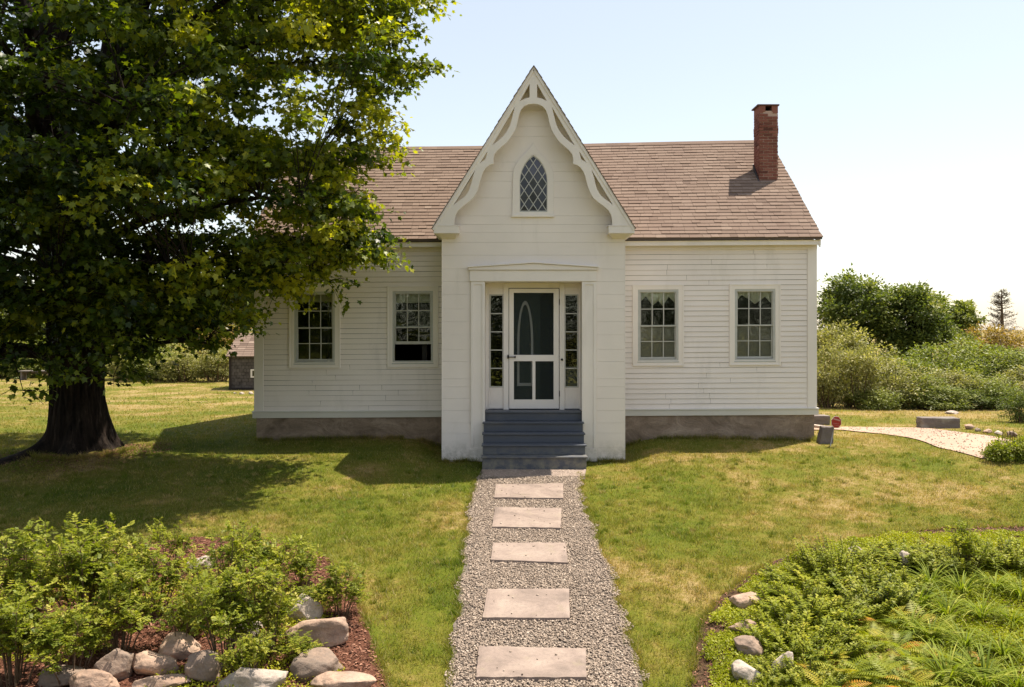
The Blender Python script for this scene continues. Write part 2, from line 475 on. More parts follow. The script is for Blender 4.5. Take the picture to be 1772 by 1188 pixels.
def strip(name, left, right, mat, dz, n=30, m=8, label="", cat=""):
    """a sheet draped on the ground between two border lines"""
    def res(line, k):
        line = [np.array(p[:2], float) for p in line]
        d = [0]
        for i in range(1, len(line)): d.append(d[-1] + np.linalg.norm(line[i] - line[i - 1]))
        out = []
        for s_ in np.linspace(0, d[-1], k):
            out.append([np.interp(s_, d, [p[0] for p in line]), np.interp(s_, d, [p[1] for p in line])])
        return np.array(out)
    A = res(left, n); B = res(right, n)
    tt = np.linspace(0, 1, m)[None, :, None]
    P = A[:, None, :] * (1 - tt) + B[:, None, :] * tt
    Z = gmesh(P[..., 0], P[..., 1]) + dz
    vs = np.concatenate([P, Z[..., None]], -1).reshape(-1, 3)
    i2 = np.arange(n * m).reshape(n, m)
    F = np.stack([i2[:-1, :-1], i2[:-1, 1:], i2[1:, 1:], i2[1:, :-1]], -1).reshape(-1, 4)
    o = mesh_np(name, vs, F, mat)
    return tag(o, label, cat, None, "structure")

def gp(pts): return [tuple(G(a, b)[:2]) for a, b in pts]
PL = gp([(834, 815), (820, 845), (811, 880), (805, 935), (797, 1000), (789, 1080), (780, 1150), (779, 1188)]) + [(-.7, 5.5), (-.75, 3)]
PR = gp([(1004, 815), (1003, 850), (1010, 878), (1026, 915), (1040, 960), (1062, 1000), (1076, 1060), (1086, 1110), (1098, 1150), (1110, 1188)]) + [(1.2, 5.5), (1.3, 3)]
def wob(line, a, seed, k=60):
    L = [np.array(p) for p in line]; d = [0]
    for i in range(1, len(L)): d.append(d[-1] + np.linalg.norm(L[i] - L[i - 1]))
    out = []
    for i, s_ in enumerate(np.linspace(0, d[-1], k)):
        x = np.interp(s_, d, [p[0] for p in L]); y = np.interp(s_, d, [p[1] for p in L])
        out.append((x + a * float(nnoise(s_, seed, 5) - .5), y))
    return out
PL = wob(PL, .12, 3); PR = wob(PR, .12, 9)
strip("gravel_path", PL, PR, GRAVEL, .012, 60, 10, "grey gravel path from the front steps to the camera", "path")
PATH = PL + PR[::-1]
DT = gp([(1300, 738), (1470, 739), (1600, 741), (1690, 752), (1772, 768)]) + [(16, 17.6), (22, 15.5)]
DB = gp([(1300, 745), (1450, 744), (1530, 752), (1600, 765), (1700, 795)]) + [(11.2, 14.6), (16, 12.0)]
strip("driveway", DT, DB, SAND, .02, 60, 14, "pale sandy driveway to the right of the cottage", "driveway")
DRIVE = DT + DB[::-1]
BL = gp([(0, 968), (120, 955), (250, 940), (330, 930), (480, 935), (560, 962), (612, 1005), (628, 1065), (645, 1115), (672, 1188)]) + [(-.85, 6.2), (-.8, 4)]
BLO = [(-12, BL[0][1] - .3)] + BL
strip("garden_bed", BLO, [(-12, 4.5), (-9, 4.2), (-6, 4), (-4, 4), (-2, 4)], MULCH, .012, 60, 30, "brown bark mulch of the front left garden bed", "garden bed")
BEDL = BLO + [(-12, 4)]
BR = gp([(1195, 1188), (1203, 1130), (1214, 1075), (1245, 1035), (1290, 1000), (1340, 972), (1400, 950), (1480, 932), (1560, 922), (1660, 914), (1772, 912)])
BRO = [(1.55, 4), (1.6, 6)] + BR + [(12, BR[-1][1] + .1)]
strip("garden_bed", BRO, [(3, 4), (6, 4), (9, 4), (12, 4)], SOIL, .012, 70, 30, "brown soil of the front right garden bed", "garden bed")
BEDR = BRO + [(12, 4)]

exec_house = True
# ------------------------------------------------------------------ the house
house = empty("house", (.42, 17.6, .2), "white clapboard cottage with steep gothic porch gable, brown shingle roof and brick chimney", "house")
HP = house
def sh(p): return (p[0], p[1], p[2] + (p[0] - .48) * .006)
YW = 17.6
XL, XR = -5.39, 6.375
YB = 24.2
Z0, ZT = V(720, YW), 4.42         # bottom of sill, top of wall
YE, ZE, YR, ZR = 17.35, 4.47, 20.9, 7.19
SL = (ZR - ZE) / (YR - YE)
def zroof(y): return ZE + SL * (y - YE) if y < YR else ZR - SL * (y - YR)
wins = [544.7, 714.5, 1138.6, 1306.0]
WZ0, WZ1 = V(633, YW), V(494, YW)
HWC = 43.3 * YW / FPX              # casing half width
HWF = 35.0 * YW / FPX
def courses(z0, z1, e, jit=.004):
    n = max(1, round((z1 - z0) / e)); zs = [z0 + (z1 - z0) * i / n for i in range(n + 1)]
    return [zs[0]] + [z + rnd.uniform(-jit, jit) for z in zs[1:-1]] + [zs[-1]]

def clap(mb, a, b, z0, z1, nrm, ph=0):
    """one lapped board from a to b (xy), normal nrm"""
    a = Vector(a); b = Vector(b); L = (b - a).length
    if L > 3.4 or (L > 1.8 and rnd.random() < .25):                      # butt joint between two lengths of board
        k_ = rnd.uniform(.25, .75); d_ = (b - a).normalized() * .0025
        clap(mb, a, a.lerp(b, k_) - d_, z0, z1, nrm, ph); clap(mb, a.lerp(b, k_) + d_, b, z0, z1, nrm, ph + .05); return
    n = max(1, int(L / .35)); N = Vector(nrm)
    vs = []; fs = []
    for i in range(n + 1):
        p = a.lerp(b, i / n)
        w0 = (noise.noise(Vector((p.x * .8 + ph * 3.1, p.y * .8, z0 * 7))) * .0055)
        f = .018 + noise.noise(Vector((p.x * .6, ph * 1.7, z0 * 3))) * .004
        q0 = p + N * f; q1 = p + N * .003
        vs += [(p.x, p.y, z0 + w0), (q0.x, q0.y, z0 + w0), (q1.x, q1.y, z1 - .0045), (p.x, p.y, z1 - .0045)]  # gap above each board bares the black sheathing as a drawn-in shadow line
    for i in range(n):
        o = 4 * i
        fs += [(o, o + 1, o + 5, o + 4), (o + 1, o + 2, o + 6, o + 5), (o + 3, o + 7, o + 6, o + 2), (o, o + 4, o + 7, o + 3)]
    fs += [(0, 3, 2, 1), (4 * n, 4 * n + 1, 4 * n + 2, 4 * n + 3)]
    mb.add(vs, fs, rnd.random())

wall = MB(sh)
PXL, PXR = U(765, 16.4), U(1081, 16.4)
zc = courses(Z0 + .14, ZT - .16, .108)
for k in range(len(zc) - 1):
    z0, z1 = zc[k], zc[k + 1]
    xs_ = [(XL + .17, PXL + .03), (PXR - .03, XR - .17)]
    for (x0, x1) in xs_:
        cuts = [x0]
        for wp in wins:
            c = U(wp, YW)
            if x0 < c < x1 and z1 > WZ0 + .095 and z0 < WZ1 - .095:
                cuts += [c - HWC + .03, c + HWC - .03]
        cuts.append(x1)
        for j in range(0, len(cuts), 2):
            if cuts[j + 1] - cuts[j] > .01: clap(wall, (cuts[j], YW), (cuts[j + 1], YW), z0, z1, (0, -1), k)
    # back wall
    clap(wall, (XR - .1, YB), (XL + .1, YB), z0, z1, (0, 1), k)
zg = courses(Z0 + .14, ZR - .2, .118)
for k in range(len(zg) - 1):
    z0, z1 = zg[k], zg[k + 1]
    ya, yb = YW + .12, YB - .12
    if z1 > ZT - .2:
        ya = max(ya, YE + (z1 - ZE) / SL + .22); yb = 2 * YR - ya
    if yb - ya > .1:
        clap(wall, (XL, yb), (XL, ya), z0, z1, (-1, 0), k)
        clap(wall, (XR, ya), (XR, yb), z0, z1, (1, 0), k)
wall.build("wall", WHITE, HP)
# inner sheathing that keeps the rooms dark
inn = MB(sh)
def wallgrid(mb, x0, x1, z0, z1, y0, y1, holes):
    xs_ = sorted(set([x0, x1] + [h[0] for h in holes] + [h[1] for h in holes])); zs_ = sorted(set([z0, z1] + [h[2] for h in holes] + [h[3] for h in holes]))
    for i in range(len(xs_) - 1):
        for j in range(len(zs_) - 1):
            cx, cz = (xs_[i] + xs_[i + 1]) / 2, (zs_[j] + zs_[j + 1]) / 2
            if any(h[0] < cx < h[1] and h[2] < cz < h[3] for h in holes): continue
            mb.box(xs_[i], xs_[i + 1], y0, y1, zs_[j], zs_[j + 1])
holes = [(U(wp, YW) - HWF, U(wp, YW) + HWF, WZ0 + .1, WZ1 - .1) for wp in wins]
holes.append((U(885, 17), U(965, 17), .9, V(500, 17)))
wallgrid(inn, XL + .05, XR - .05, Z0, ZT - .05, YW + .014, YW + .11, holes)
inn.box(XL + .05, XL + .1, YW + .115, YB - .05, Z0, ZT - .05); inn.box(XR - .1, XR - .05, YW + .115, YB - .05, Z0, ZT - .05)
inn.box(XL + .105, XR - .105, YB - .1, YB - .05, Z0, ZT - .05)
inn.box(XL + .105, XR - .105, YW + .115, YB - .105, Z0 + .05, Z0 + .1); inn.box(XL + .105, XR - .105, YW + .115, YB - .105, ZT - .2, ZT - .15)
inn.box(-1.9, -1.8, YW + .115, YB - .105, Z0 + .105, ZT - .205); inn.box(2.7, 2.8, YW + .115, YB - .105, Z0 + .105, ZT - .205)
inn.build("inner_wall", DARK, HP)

for a_ in ((XL - .02, XL + .175, YW - .03, YW + .16), (XR - .175, XR + .02, YW - .03, YW + .16), (XL - .02, XL + .15, YB - .15, YB + .03), (XR - .15, XR + .02, YB - .15, YB + .03)):
    trim = MB(sh); trim.box(*a_, Z0 + .14, ZT - .17); trim.build("corner_board", WHITE2, HP, .004)
for a_, b_, c_, d_ in ((XL - .05, PXL + .05, XL - .06, PXL + .05), (PXR - .05, XR + .05, PXR - .05, XR + .06)):
    sill = MB(sh); sill.box(a_, b_, YW - .045, YW + .1, Z0, Z0 + .115); sill.box(c_, d_, YW - .062, YW + .1, Z0 + .1155, Z0 + .145)
    sill.build("sill_board", WHITE3, HP, .004)
fr = MB(sh)
for ci_, (a, b) in enumerate(((XL - .025, PXL), (PXR, XR + .025))):
    if ci_: fr = MB(sh)
    fr.box(a, b, YW - .035, YW + .05, ZT - .175, ZT - .035)
    fr.box(a, b, YW - .075, YW + .05, ZT - .033, ZT - .005)
    a_, b_ = ((XL - .07, PXL - .02), (PXR + .02, XR + .055))[ci_]
    fr.box(a_, b_, YE + .03, YW + .02, ZT - .002, ZE - .055); fr.box(a_ + .01, b_ - .01, YE + .06, YE + .10, ZT - .10, ZT - .0025)
    fr.build("cornice", WHITE2, HP, .003)
# sloping rake boards on the two end gables
for xx in (XL - .03, XR + .005):
    fr = MB(sh)
    for sgn in (1, -1):
        y0_, y1_ = (YE + .05, YR) if sgn > 0 else (2 * YR - YE - .05, YR)
        fr.hexa([(xx, y0_, zroof(y0_) - .24), (xx + .03, y0_, zroof(y0_) - .24), (xx + .03, y1_, ZR - .24), (xx, y1_, ZR - .24),
                 (xx, y0_, zroof(y0_) - .045), (xx + .03, y0_, zroof(y0_) - .045), (xx + .03, y1_, ZR - .045), (xx, y1_, ZR - .045)])
    fr.build("rake_board", WHITE2, HP, .003)

fd = MB()
n = 40
for (a, b) in ((XL + .03, PXL + .05), (PXR - .05, XR - .03)):
    vs = []; fs = []
    for i in range(n + 1):
        x = a + (b - a) * i / n
        for j in range(9):
            z = -.4 + (Z0 - .002 + .4 + (x - .48) * .006) * j / 8
            y = YW - .012 + .02 * noise.noise(Vector((x * 2.2, z * 3, 1))) + .012 * noise.noise(Vector((x * 7, z * 8, 4)))
            vs.append((x, y, z))
    for i in range(n):
        for j in range(8):
            o = i * 9 + j; fs.append((o, o + 9, o + 10, o + 1))
    fd.add(vs, fs, .5, True)
    fd.box(a, b, YW + .03, YW + .3, -.4, Z0 - .003)
fd.box(XL + .03, XL + .3, YW + .31, YB, -.5, Z0 - .04); fd.box(XR - .3, XR - .03, YW - .004, YB, -.5, Z0 - .003)
fd.box(XL + .31, XR - .31, YB - .3, YB - .02, -.5, Z0 - .04)
fd.build("foundation", FOUND, HP)

# shingled roof
def shw(p):
    x, y, z = p
    fr_ = max(0, min(1, (z - ZE) / (ZR - ZE)))
    sag = -.035 * math.exp(-((x + .5) / 3.5) ** 2) * fr_
    return (x, y, z + (x - .48) * (.006 + .010 * fr_) + sag)
CHX0, CHX1, CHY0, CHY1 = 5.69, 6.12, 19.28, 19.71
def shingle_slope(mb, ex, x0, x1, yE, zE, yR, zR, expo=.142, skip=None, wdt=.26):
    d = Vector((0, yR - yE, zR - zE)); L = d.length; d /= L
    nn = Vector((0, -d.z, d.y)) if yR > yE else Vector((0, d.z, -d.y))
    nr = int(round(L / expo)); e = L / nr
    for r in range(nr):
        s0 = r * e; s1 = min(L, s0 + e + .03)
        xx = x0 - rnd.uniform(0, wdt)
        while xx < x1:
            a = max(xx, x0 - rnd.uniform(0, .006)); b = min(xx + wdt * rnd.uniform(.55, 1.2), x1 + rnd.uniform(0, .008))
            xx = b + .0
            if b - a < .02: xx += .02; continue
            th = rnd.choice((.012, .013, .015, .019)); ds = rnd.uniform(-.006, .006)
            def P(x, s_, h): 
                q = Vector((x, yE, zE)) + d * s_ + nn * h
                return (q.x, q.y, q.z)
            if skip and skip(a, b, P(a, s0, 0)[1], P(a, s1, 0)[1]): continue
            k = 3 if b - a > .5 else 2
            mb.hexa([P(a, s0 + ds, 0), P(b - .004, s0 + ds, 0), P(b - .004, s1, -.003), P(a, s1, -.003),
                     P(a, s0 + ds, th + .004), P(b - .004, s0 + ds, th + .004), P(b - .004, s1, .003), P(a, s1, .003)],
                    min(1, max(0, rnd.gauss(.5, .14))))
rf = MB(shw)
def skipporch(a, b, y0, y1):
    cx = (a + b) / 2; cy = (y0 + y1) / 2
    # hidden under the steep porch roof
    zz = zroof(cy)
    return abs(cx - .42) < (7.62 - zz) / 1.597 - .22
shingle_slope(rf, 0, XL - .08, XR + .065, YE, ZE, YR, ZR, skip=skipporch)
shingle_slope(rf, 0, XL - .08, XR + .065, 2 * YR - YE, ZE, YR, ZR, expo=.3, skip=skipporch)
x = XL - .08
while x < XR + .06:          # ridge caps
    b = min(x + .3, XR + .065); tt = rnd.gauss(.5, .15)
    rf.hexa([(x, YR - .11, ZR - .085), (b, YR - .11, ZR - .085), (b, YR, ZR + .006), (x, YR, ZR + .006), (x, YR - .11, ZR - .06), (b, YR - .11, ZR - .06), (b, YR, ZR + .028), (x, YR, ZR + .028)], tt)
    rf.hexa([(x, YR, ZR + .006), (b, YR, ZR + .006), (b, YR + .11, ZR - .085), (x, YR + .11, ZR - .085), (x, YR, ZR + .028), (b, YR, ZR + .028), (b, YR + .11, ZR - .06), (x, YR + .11, ZR - .06)], tt)
    x = b
roof = rf.build("roof", ROOF, HP)
dk = MB(shw)
def slab(mb, x0, x1, ya, za, yb, zb, t0, t1):
    mb.hexa([(x0, ya, za - t1), (x1, ya, za - t1), (x1, yb, zb - t1), (x0, yb, zb - t1), (x0, ya, za - t0), (x1, ya, za - t0), (x1, yb, zb - t0), (x0, yb, zb - t0)])
slab(dk, XL - .07, -.9, YE + .012, ZE + .008, YR, ZR, .008, .05); slab(dk, 1.7, XR + .055, YE + .012, ZE + .008, YR, ZR, .008, .05)
slab(dk, -.9, 1.7, YE + .35, ZE + .008 + SL * .34, YR, ZR, .03, .06)
slab(dk, XL - .07, XR + .055, 2 * YR - YE - .012, ZE + .008, YR, ZR, .008, .05)
dk.build("roof_board", m_plain("brown_drip_edge", (.11, .08, .065), .8), roof)

# chimney
ch = MB(); mo = MB()
cz0, cz1 = zroof(CHY0) - .1, 7.62
ch.box(CHX0 + .008, CHX1 - .008, CHY0 + .008, CHY1 - .008, cz0, cz1, 2.0)
bh = .066; z = cz0; row = 0
while z < cz1 - .02:
    last = (cz1 - z)
    sp = .012 if .33 < last < .42 or .45 < last < .55 else 0
    for face in range(4):
        L = CHX1 - CHX0
        off = .0 if (row + face) % 2 else -.105
        s_ = off
        while s_ < L - .01:
            a = max(0, s_); b = min(L, s_ + .197); s_ += .21
            if b - a < .03: continue
            if face in (1, 3): a, b = max(a, .012), min(b, L - .012)
            p = rnd.uniform(-.003, .004) + sp
            h = bh - .012 + rnd.uniform(-.002, .002)
            if last < .15 and face in (0, 2) and .13 < (a + b) / 2 < .31: continue
            tt = min(1, max(0, rnd.gauss(.5, .2))) if last > .12 else rnd.uniform(.5, 1)
            if face == 0: ch.box(CHX0 + a, CHX0 + b, CHY0 - p, CHY0 + .02, z, z + h, tt)
            if face == 1: ch.box(CHX1 - .02, CHX1 + p, CHY0 + a, CHY0 + b, z, z + h, tt)
            if face == 2: ch.box(CHX0 + a, CHX0 + b, CHY1 - .02, CHY1 + p, z, z + h, tt)
            if face == 3: ch.box(CHX0 - p, CHX0 + .02, CHY0 + a, CHY0 + b, z, z + h, tt)
    z += bh; row += 1
cp = ch
# cap: corner piers with a dark opening and a thin slab
for (a, b) in ((0, .14), (.29, .43)):
    cp.box(CHX0 + a, CHX0 + b, CHY0, CHY1, 7.60, 7.735, .8)
cp.box(CHX0 + .141, CHX0 + .289, CHY1 - .1, CHY1 - .002, 7.605, 7.733, .3)
cp.build("chimney", BRICK, roof)
cs = MB(); cs.box(CHX0 - .045, CHX1 + .03, CHY0 - .02, CHY1 + .05, 7.737, 7.768)
cs.build("cap_slab", m_plain("rusty_cap", (.10, .045, .035), .8), roof, .003)
fl = MB()
fl.box(CHX0 - .012, CHX1 + .012, CHY0 - .03, CHY0 - .008, zroof(CHY0) - .03, zroof(CHY0) + .045)
fl.hexa([(CHX0 - .03, CHY0 - .1, zroof(CHY0 - .1)), (CHX0 - .008, CHY0 - .1, zroof(CHY0 - .1)), (CHX0 - .008, CHY1, zroof(CHY1)), (CHX0 - .03, CHY1, zroof(CHY1)),
         (CHX0 - .03, CHY0 - .1, zroof(CHY0 - .1) + .06), (CHX0 - .008, CHY0 - .1, zroof(CHY0 - .1) + .06), (CHX0 - .008, CHY1, zroof(CHY1) + .2), (CHX0 - .03, CHY1, zroof(CHY1) + .2)])
fl.hexa([(CHX0 - .06, CHY0 - .16, zroof(CHY0 - .16) + .02), (CHX1 + .03, CHY0 - .16, zroof(CHY0 - .16) + .02), (CHX1 + .03, CHY0, zroof(CHY0) + .02), (CHX0 - .06, CHY0, zroof(CHY0) + .02),
         (CHX0 - .06, CHY0 - .16, zroof(CHY0 - .16) + .026), (CHX1 + .03, CHY0 - .16, zroof(CHY0 - .16) + .026), (CHX1 + .03, CHY0, zroof(CHY0) + .03), (CHX0 - .06, CHY0, zroof(CHY0) + .03)])
fl.build("flashing", FLASH, roof)

# ---- windows
def make_window(px, i):
    c = U(px, YW); s = YW / FPX
    X = lambda d: c + d * s
    Zp = lambda py: V(py, YW)
    W = MB(sh)
    # casing with a thin back band
    W.prism([(X(-43.3), Zp(633)), (X(43.3), Zp(633)), (X(43.3), Zp(494)), (X(-43.3), Zp(494))], YW - .030, YW + .008,
            [[(X(-35), Zp(625)), (X(35), Zp(625)), (X(35), Zp(502)), (X(-35), Zp(502))]])
    W.prism([(X(-44.3), Zp(634)), (X(44.3), Zp(634)), (X(44.3), Zp(493)), (X(-44.3), Zp(493))], YW - .040, YW + .006,
            [[(X(-41.6), Zp(631.3)), (X(41.6), Zp(631.3)), (X(41.6), Zp(495.7)), (X(-41.6), Zp(495.7))]])
    win = W.build("window", WHITE2, HP, .002)
    F_ = MB(sh)
    F_.prism([(X(-35), Zp(626)), (X(35), Zp(626)), (X(35), Zp(502)), (X(-35), Zp(502))], YW - .022, YW + .05,
             [[(X(-31.5), Zp(622.5)), (X(31.5), Zp(622.5)), (X(31.5), Zp(506)), (X(-31.5), Zp(506))]])
    F_.box(X(-36), X(36), YW - .035, YW + .04, Zp(628.2), Zp(626.2))
    F_.build("storm_frame", STORM, win, .002)
    # sashes
    def sash(name, zt, zb, y, rows, rail=2.2):
        S = MB(sh)
        S.prism([(X(-31.4), Zp(zb)), (X(31.4), Zp(zb)), (X(31.4), Zp(zt)), (X(-31.4), Zp(zt))], y, y + .03,
                [[(X(-29.4), Zp(zb - rail)), (X(29.4), Zp(zb - rail)), (X(29.4), Zp(zt + 1.8)), (X(-29.4), Zp(zt + 1.8))]])
        for k in (-1, 1):
            S.box(X(k * 9.9 - .75), X(k * 9.9 + .75), y + .004, y + .026, Zp(zb - rail) - .001, Zp(zt + 1.8) + .001)
        for r in range(1, rows):
            zz = zt + 1.8 + (zb - rail - zt - 1.8) * r / rows
            S.box(X(-29.5), X(29.5), y + .006, y + .024, Zp(zz + .7), Zp(zz - .7))
        return S.build(name, LEAD, win, .0015)
    sash("upper_sash", 505.5, 566, YW + .0, 2)
    P = MB(sh)
    P.box(X(-30), X(30), YW + .012, YW + .016, Zp(564), Zp(507))
    P.build("pane", GLASS, win)
    up = 28 if i == 1 else 0
    sash("lower_sash", 563 - up, 622 - up, YW + .034, 2, 3.2 if i != 1 else 5)
    P = MB(sh)
    P.box(X(-30), X(30), YW + .046, YW + .05, Zp(619 - up), Zp(565 - up))
    P.build("pane", GLASS, win)
    if i >= 2:
        cu = MB(sh)
        cy = YW + .085
        pts = [(X(-33), Zp(506)), (X(-33), Zp(520))]
        nz = 3; seq = [(-31, 524), (-20, 513.5), (-8, 529), (0 + 2, 521), (9.5, 530.5), (20, 514), (31, 526)] if i == 2 else [(-31, 523), (-21, 512), (-7, 520), (2, 528), (12, 521), (20, 515), (31, 527)]
        pts += [(X(a), Zp(b)) for a, b in seq] + [(X(33), Zp(520)), (X(33), Zp(506))]
        # gentle folds
        base = pts; top = Zp(503)
        nseg = 48; vs = []; fs = []
        for k in range(nseg + 1):
            d = -32 + 64 * k / nseg; yb = np.interp(d, [a for a, _ in seq], [b for _, b in seq])
            yy = cy + .012 * math.sin(k * 1.1) 
            vs += [(X(d), yy, top), (X(d), yy + .006 * math.sin(k), Zp(yb)), (X(d), yy + .003, top), (X(d), yy + .004 + .006 * math.sin(k), Zp(yb))]
        for k in range(nseg):
            o = 4 * k; fs += [(o, o + 1, o + 5, o + 4), (o + 2, o + 6, o + 7, o + 3), (o + 1, o + 3, o + 7, o + 5)]
        cu.add(vs, fs, .5, True)
        cu.build("curtain", LACE, win)
        sc_ = MB(sh); sc_.box(X(-30.5), X(30.5), YW + .068, YW + .070, Zp(621), Zp(566)); sc_.build("insect_screen", SCREEN2, win)
    else:
        cu = MB(sh); cu.box(X(-33), X(33), YW + .112, YW + .116, Zp(519 if i == 0 else 521), Zp(503))
        cu.tube([(X(-33), YW + .114, Zp(519.6 if i == 0 else 521.6)), (X(33), YW + .114, Zp(519.6 if i == 0 else 521.6))], .009)
        cu.build("roller_blind", BLIND, win)
    return win
for i, wp in enumerate(wins): make_window(wp, i)

# ---- porch: walls, steep roof, verge boards
YP = 16.4
SP = YP / FPX
def PX(px): return (px - CX0) * SP
def PZ(py): return HC + (HY - py) * SP
YG = 16.12
def GX(px): return (px - CX0) * YG / FPX
def GZ(py): return HC + (HY - py) * YG / FPX
XC = .418
APZ = GZ(114); BZ = GZ(396); HW = 1.955
psl = (APZ - BZ) / HW
def hwz(z): return (APZ - z) / psl     # roof half width at a height
pw = MB()
OX0, OX1, OZ1 = PX(838.8), PX(1007.2), PZ(487)
PB = PZ(796)
ys_px = [796, 773.5, 749, 731.5, 710, 689, 669, 655, 625, 604, 579, 556, 534, 509, 487, 465, 441, 419, 402, 388, 373, 342, 313, 296, 280, 236, 218.5, 190, 160, 130]
for k in range(len(ys_px) - 1):
    z0, z1 = PZ(ys_px[k]), PZ(ys_px[k + 1])
    if k == 0: z0 = PB
    dj = rnd.uniform(-.001, .001)
    segs = [(PXL, PXR)]
    if z0 < OZ1 - .01: segs = [(PXL, OX0), (OX1, PXR)]
    for a, b in segs:
        # clipped by the rake
        a0, b0, a1, b1 = a, b, a, b
        if z0 > BZ - .3:
            a0 = max(a, XC - hwz(z0) + .09); b0 = min(b, XC + hwz(z0) - .09)
            a1 = max(a, XC - hwz(z1) + .09); b1 = min(b, XC + hwz(z1) - .09)
            if b1 < a1: a1 = b1 = (a1 + b1) / 2
        f = YP + dj
        gp_ = .0022
        pw.hexa([(a0, f, z0), (b0, f, z0), (b0, f + .03, z0), (a0, f + .03, z0), (a1, f, z1 - gp_), (b1, f, z1 - gp_), (b1, f + .03, z1 - gp_), (a1, f + .03, z1 - gp_)], rnd.random())
# backing and side walls
wallgrid(pw, PXL + .02, PXR - .02, PB, BZ, YP + .032, YP + .06, [(OX0, OX1, PB - .1, OZ1)])
pw.prism([(XC - hwz(BZ) + .15, BZ + .002), (XC + hwz(BZ) - .15, BZ + .002), (XC, APZ - .25)], YP + .034, YP + .06)
for k in range(len(ys_px) - 1):
    z0, z1 = PZ(ys_px[k]), PZ(ys_px[k + 1])
    if z0 > BZ - .1: break
    pw.box(PXL + .001, PXL + .025, YP + .062, YW + .05, z0, min(z1 - .0035, BZ))
    pw.box(PXR - .025, PXR - .001, YP + .062, YW + .05, z0, min(z1 - .0035, BZ))
pw.build("porch_wall", WHITE, HP, .0015)
for a_, b_ in ((PXR - .004, PXR + .010), (PXL - .008, PXL + .004)):
    pc = MB(); pc.box(a_, b_, YP - .004, YP + .10, PB + .02, BZ - .12); pc.build("porch_corner_board", WHITE2, HP, .002)

# porch roof: shingled slopes, running back through the main roof
prf = MB()
YK = 22.0
def pslope(sgn):
    Lx = HW; L = math.hypot(Lx, APZ - BZ); d = Vector((-sgn * Lx, 0, APZ - BZ)) / L
    nn = Vector((sgn * (APZ - BZ), 0, Lx)) / L
    e = .142; nr = int(L / e); e = L / nr
    for r in range(nr):
        s0 = r * e; s1 = min(L, s0 + e + .02)
        y = YG - .045 - rnd.uniform(0, .02); first = True
        while y < YK:
            b = y + rnd.uniform(.18, .4) if YP > y - 2 else y + .6
            b = min(b, YK); th = rnd.choice((.008, .010, .014))
            xm = XC + sgn * Lx + d.x * (s0 + s1) / 2; zm = BZ + d.z * (s0 + s1) / 2
            if not (y > YE + .6 and zroof((y + b) / 2) - .25 > zm):
                def P(yy, s_, h):
                    q = Vector((XC + sgn * Lx, 0, BZ)) + d * s_ + nn * h; return (q.x, yy, q.z)
                y_ = y
                prf.hexa([P(y_, s0, 0), P(b - .004, s0, 0), P(b - .004, s1, -.002), P(y_, s1, -.002), P(y_, s0, th + .004), P(b - .004, s0, th + .004), P(b - .004, s1, .003), P(y_, s1, .003)], min(1, max(0, rnd.gauss(.5, .2))))
            y = b; first = False
pslope(1); pslope(-1)
proof = prf.build("porch_roof", ROOF, HP)
pd = MB()
tk = .045
for sgn in (1, -1):
    L = math.hypot(HW, APZ - BZ); nn = Vector((sgn * (APZ - BZ), 0, HW)) / L
    A = Vector((XC + sgn * HW, 0, BZ)) - nn * .004; B = Vector((XC, 0, APZ)) - nn * .004
    A2 = A - nn * tk; B2 = Vector((XC, 0, APZ - (tk + .004) * L / HW)); B = Vector((XC, 0, APZ - .004 * L / HW))
    xo = sgn * .001
    q = [(A2.x + xo, YG - .03, A2.z), (A.x + xo, YG - .03, A.z), (B.x + xo, YG - .03, B.z), (B2.x + xo, YG - .03, B2.z)]
    q2 = [(a, YK, c_) for a, _, c_ in q]
    pd.hexa(q + q2)
pd.prism([(XC - 1.0, 6.0), (XC + 1.0, 6.0), (XC, APZ - .12)], YK - .06, YK - .02)
pd.build("porch_roof_board", WHITE2, proof)

# verge board, traced in the gable plane
def zx(x): return GX(720 + x / 3.495)
def zz_(y): return GZ(100 + y / 3.495)
ml = lambda pts: [(x, y) for x, y in pts]
inner = [(709, 278), (678, 281), (650, 295), (632, 318), (621, 350), (613, 390), (605, 420), (590, 452), (568, 488), (545, 515), (515, 540), (490, 562), (474, 585), (468, 612), (469, 641),
         (445, 648), (425, 662), (408, 685), (397, 712), (388, 745), (377, 785), (364, 818), (345, 848), (318, 872), (285, 895), (255, 922), (240, 948), (233, 975), (232, 1016)]
out_l = [(709, 56), (98, 1016)]
def mir(pts): return [(1418 - x, y) for x, y in pts]
Lout = [(709, 56), (98, 1018)] + inner[::-1]
Rt = mir(inner)[1:] + [(1320, 1018)]
outer = Lout + Rt
h1 = [(686, 158), (686, 240), (655, 247), (627, 262)]
h2 = [(596, 298), (590, 325), (583, 352), (575, 385), (567, 412), (552, 440), (535, 464), (512, 488), (488, 508), (460, 528)]
h3 = [(431, 566), (426, 590), (420, 613), (402, 624), (385, 637)]
h4 = [(358, 676), (348, 702), (341, 730), (334, 760), (325, 790), (312, 816), (295, 838), (262, 862), (227, 890)]
holes_ = [h1, h2, h3, h4] + [mir(h) for h in (h1, h2, h3, h4)]
tr_ = lambda pts: [(zx(x), zz_(y)) for x, y in pts]
vb = MB()
vb.prism(tr_(outer), YG - .015, YG + .03, [tr_(h) for h in holes_])
vb.build("verge_board", WHITE2, proof, .004)
vb = MB()        # thin moulding under the shingle edge
for sgn in (1, -1):
    A = Vector((XC + sgn * (HW - .03), YG - .022, BZ - .02)); B = Vector((XC, YG - .022, APZ - .075))
    vb.bar(A, B, .035, .02 , (0, 1, 0))
vb.build("rake_moulding", WHITE2, proof)
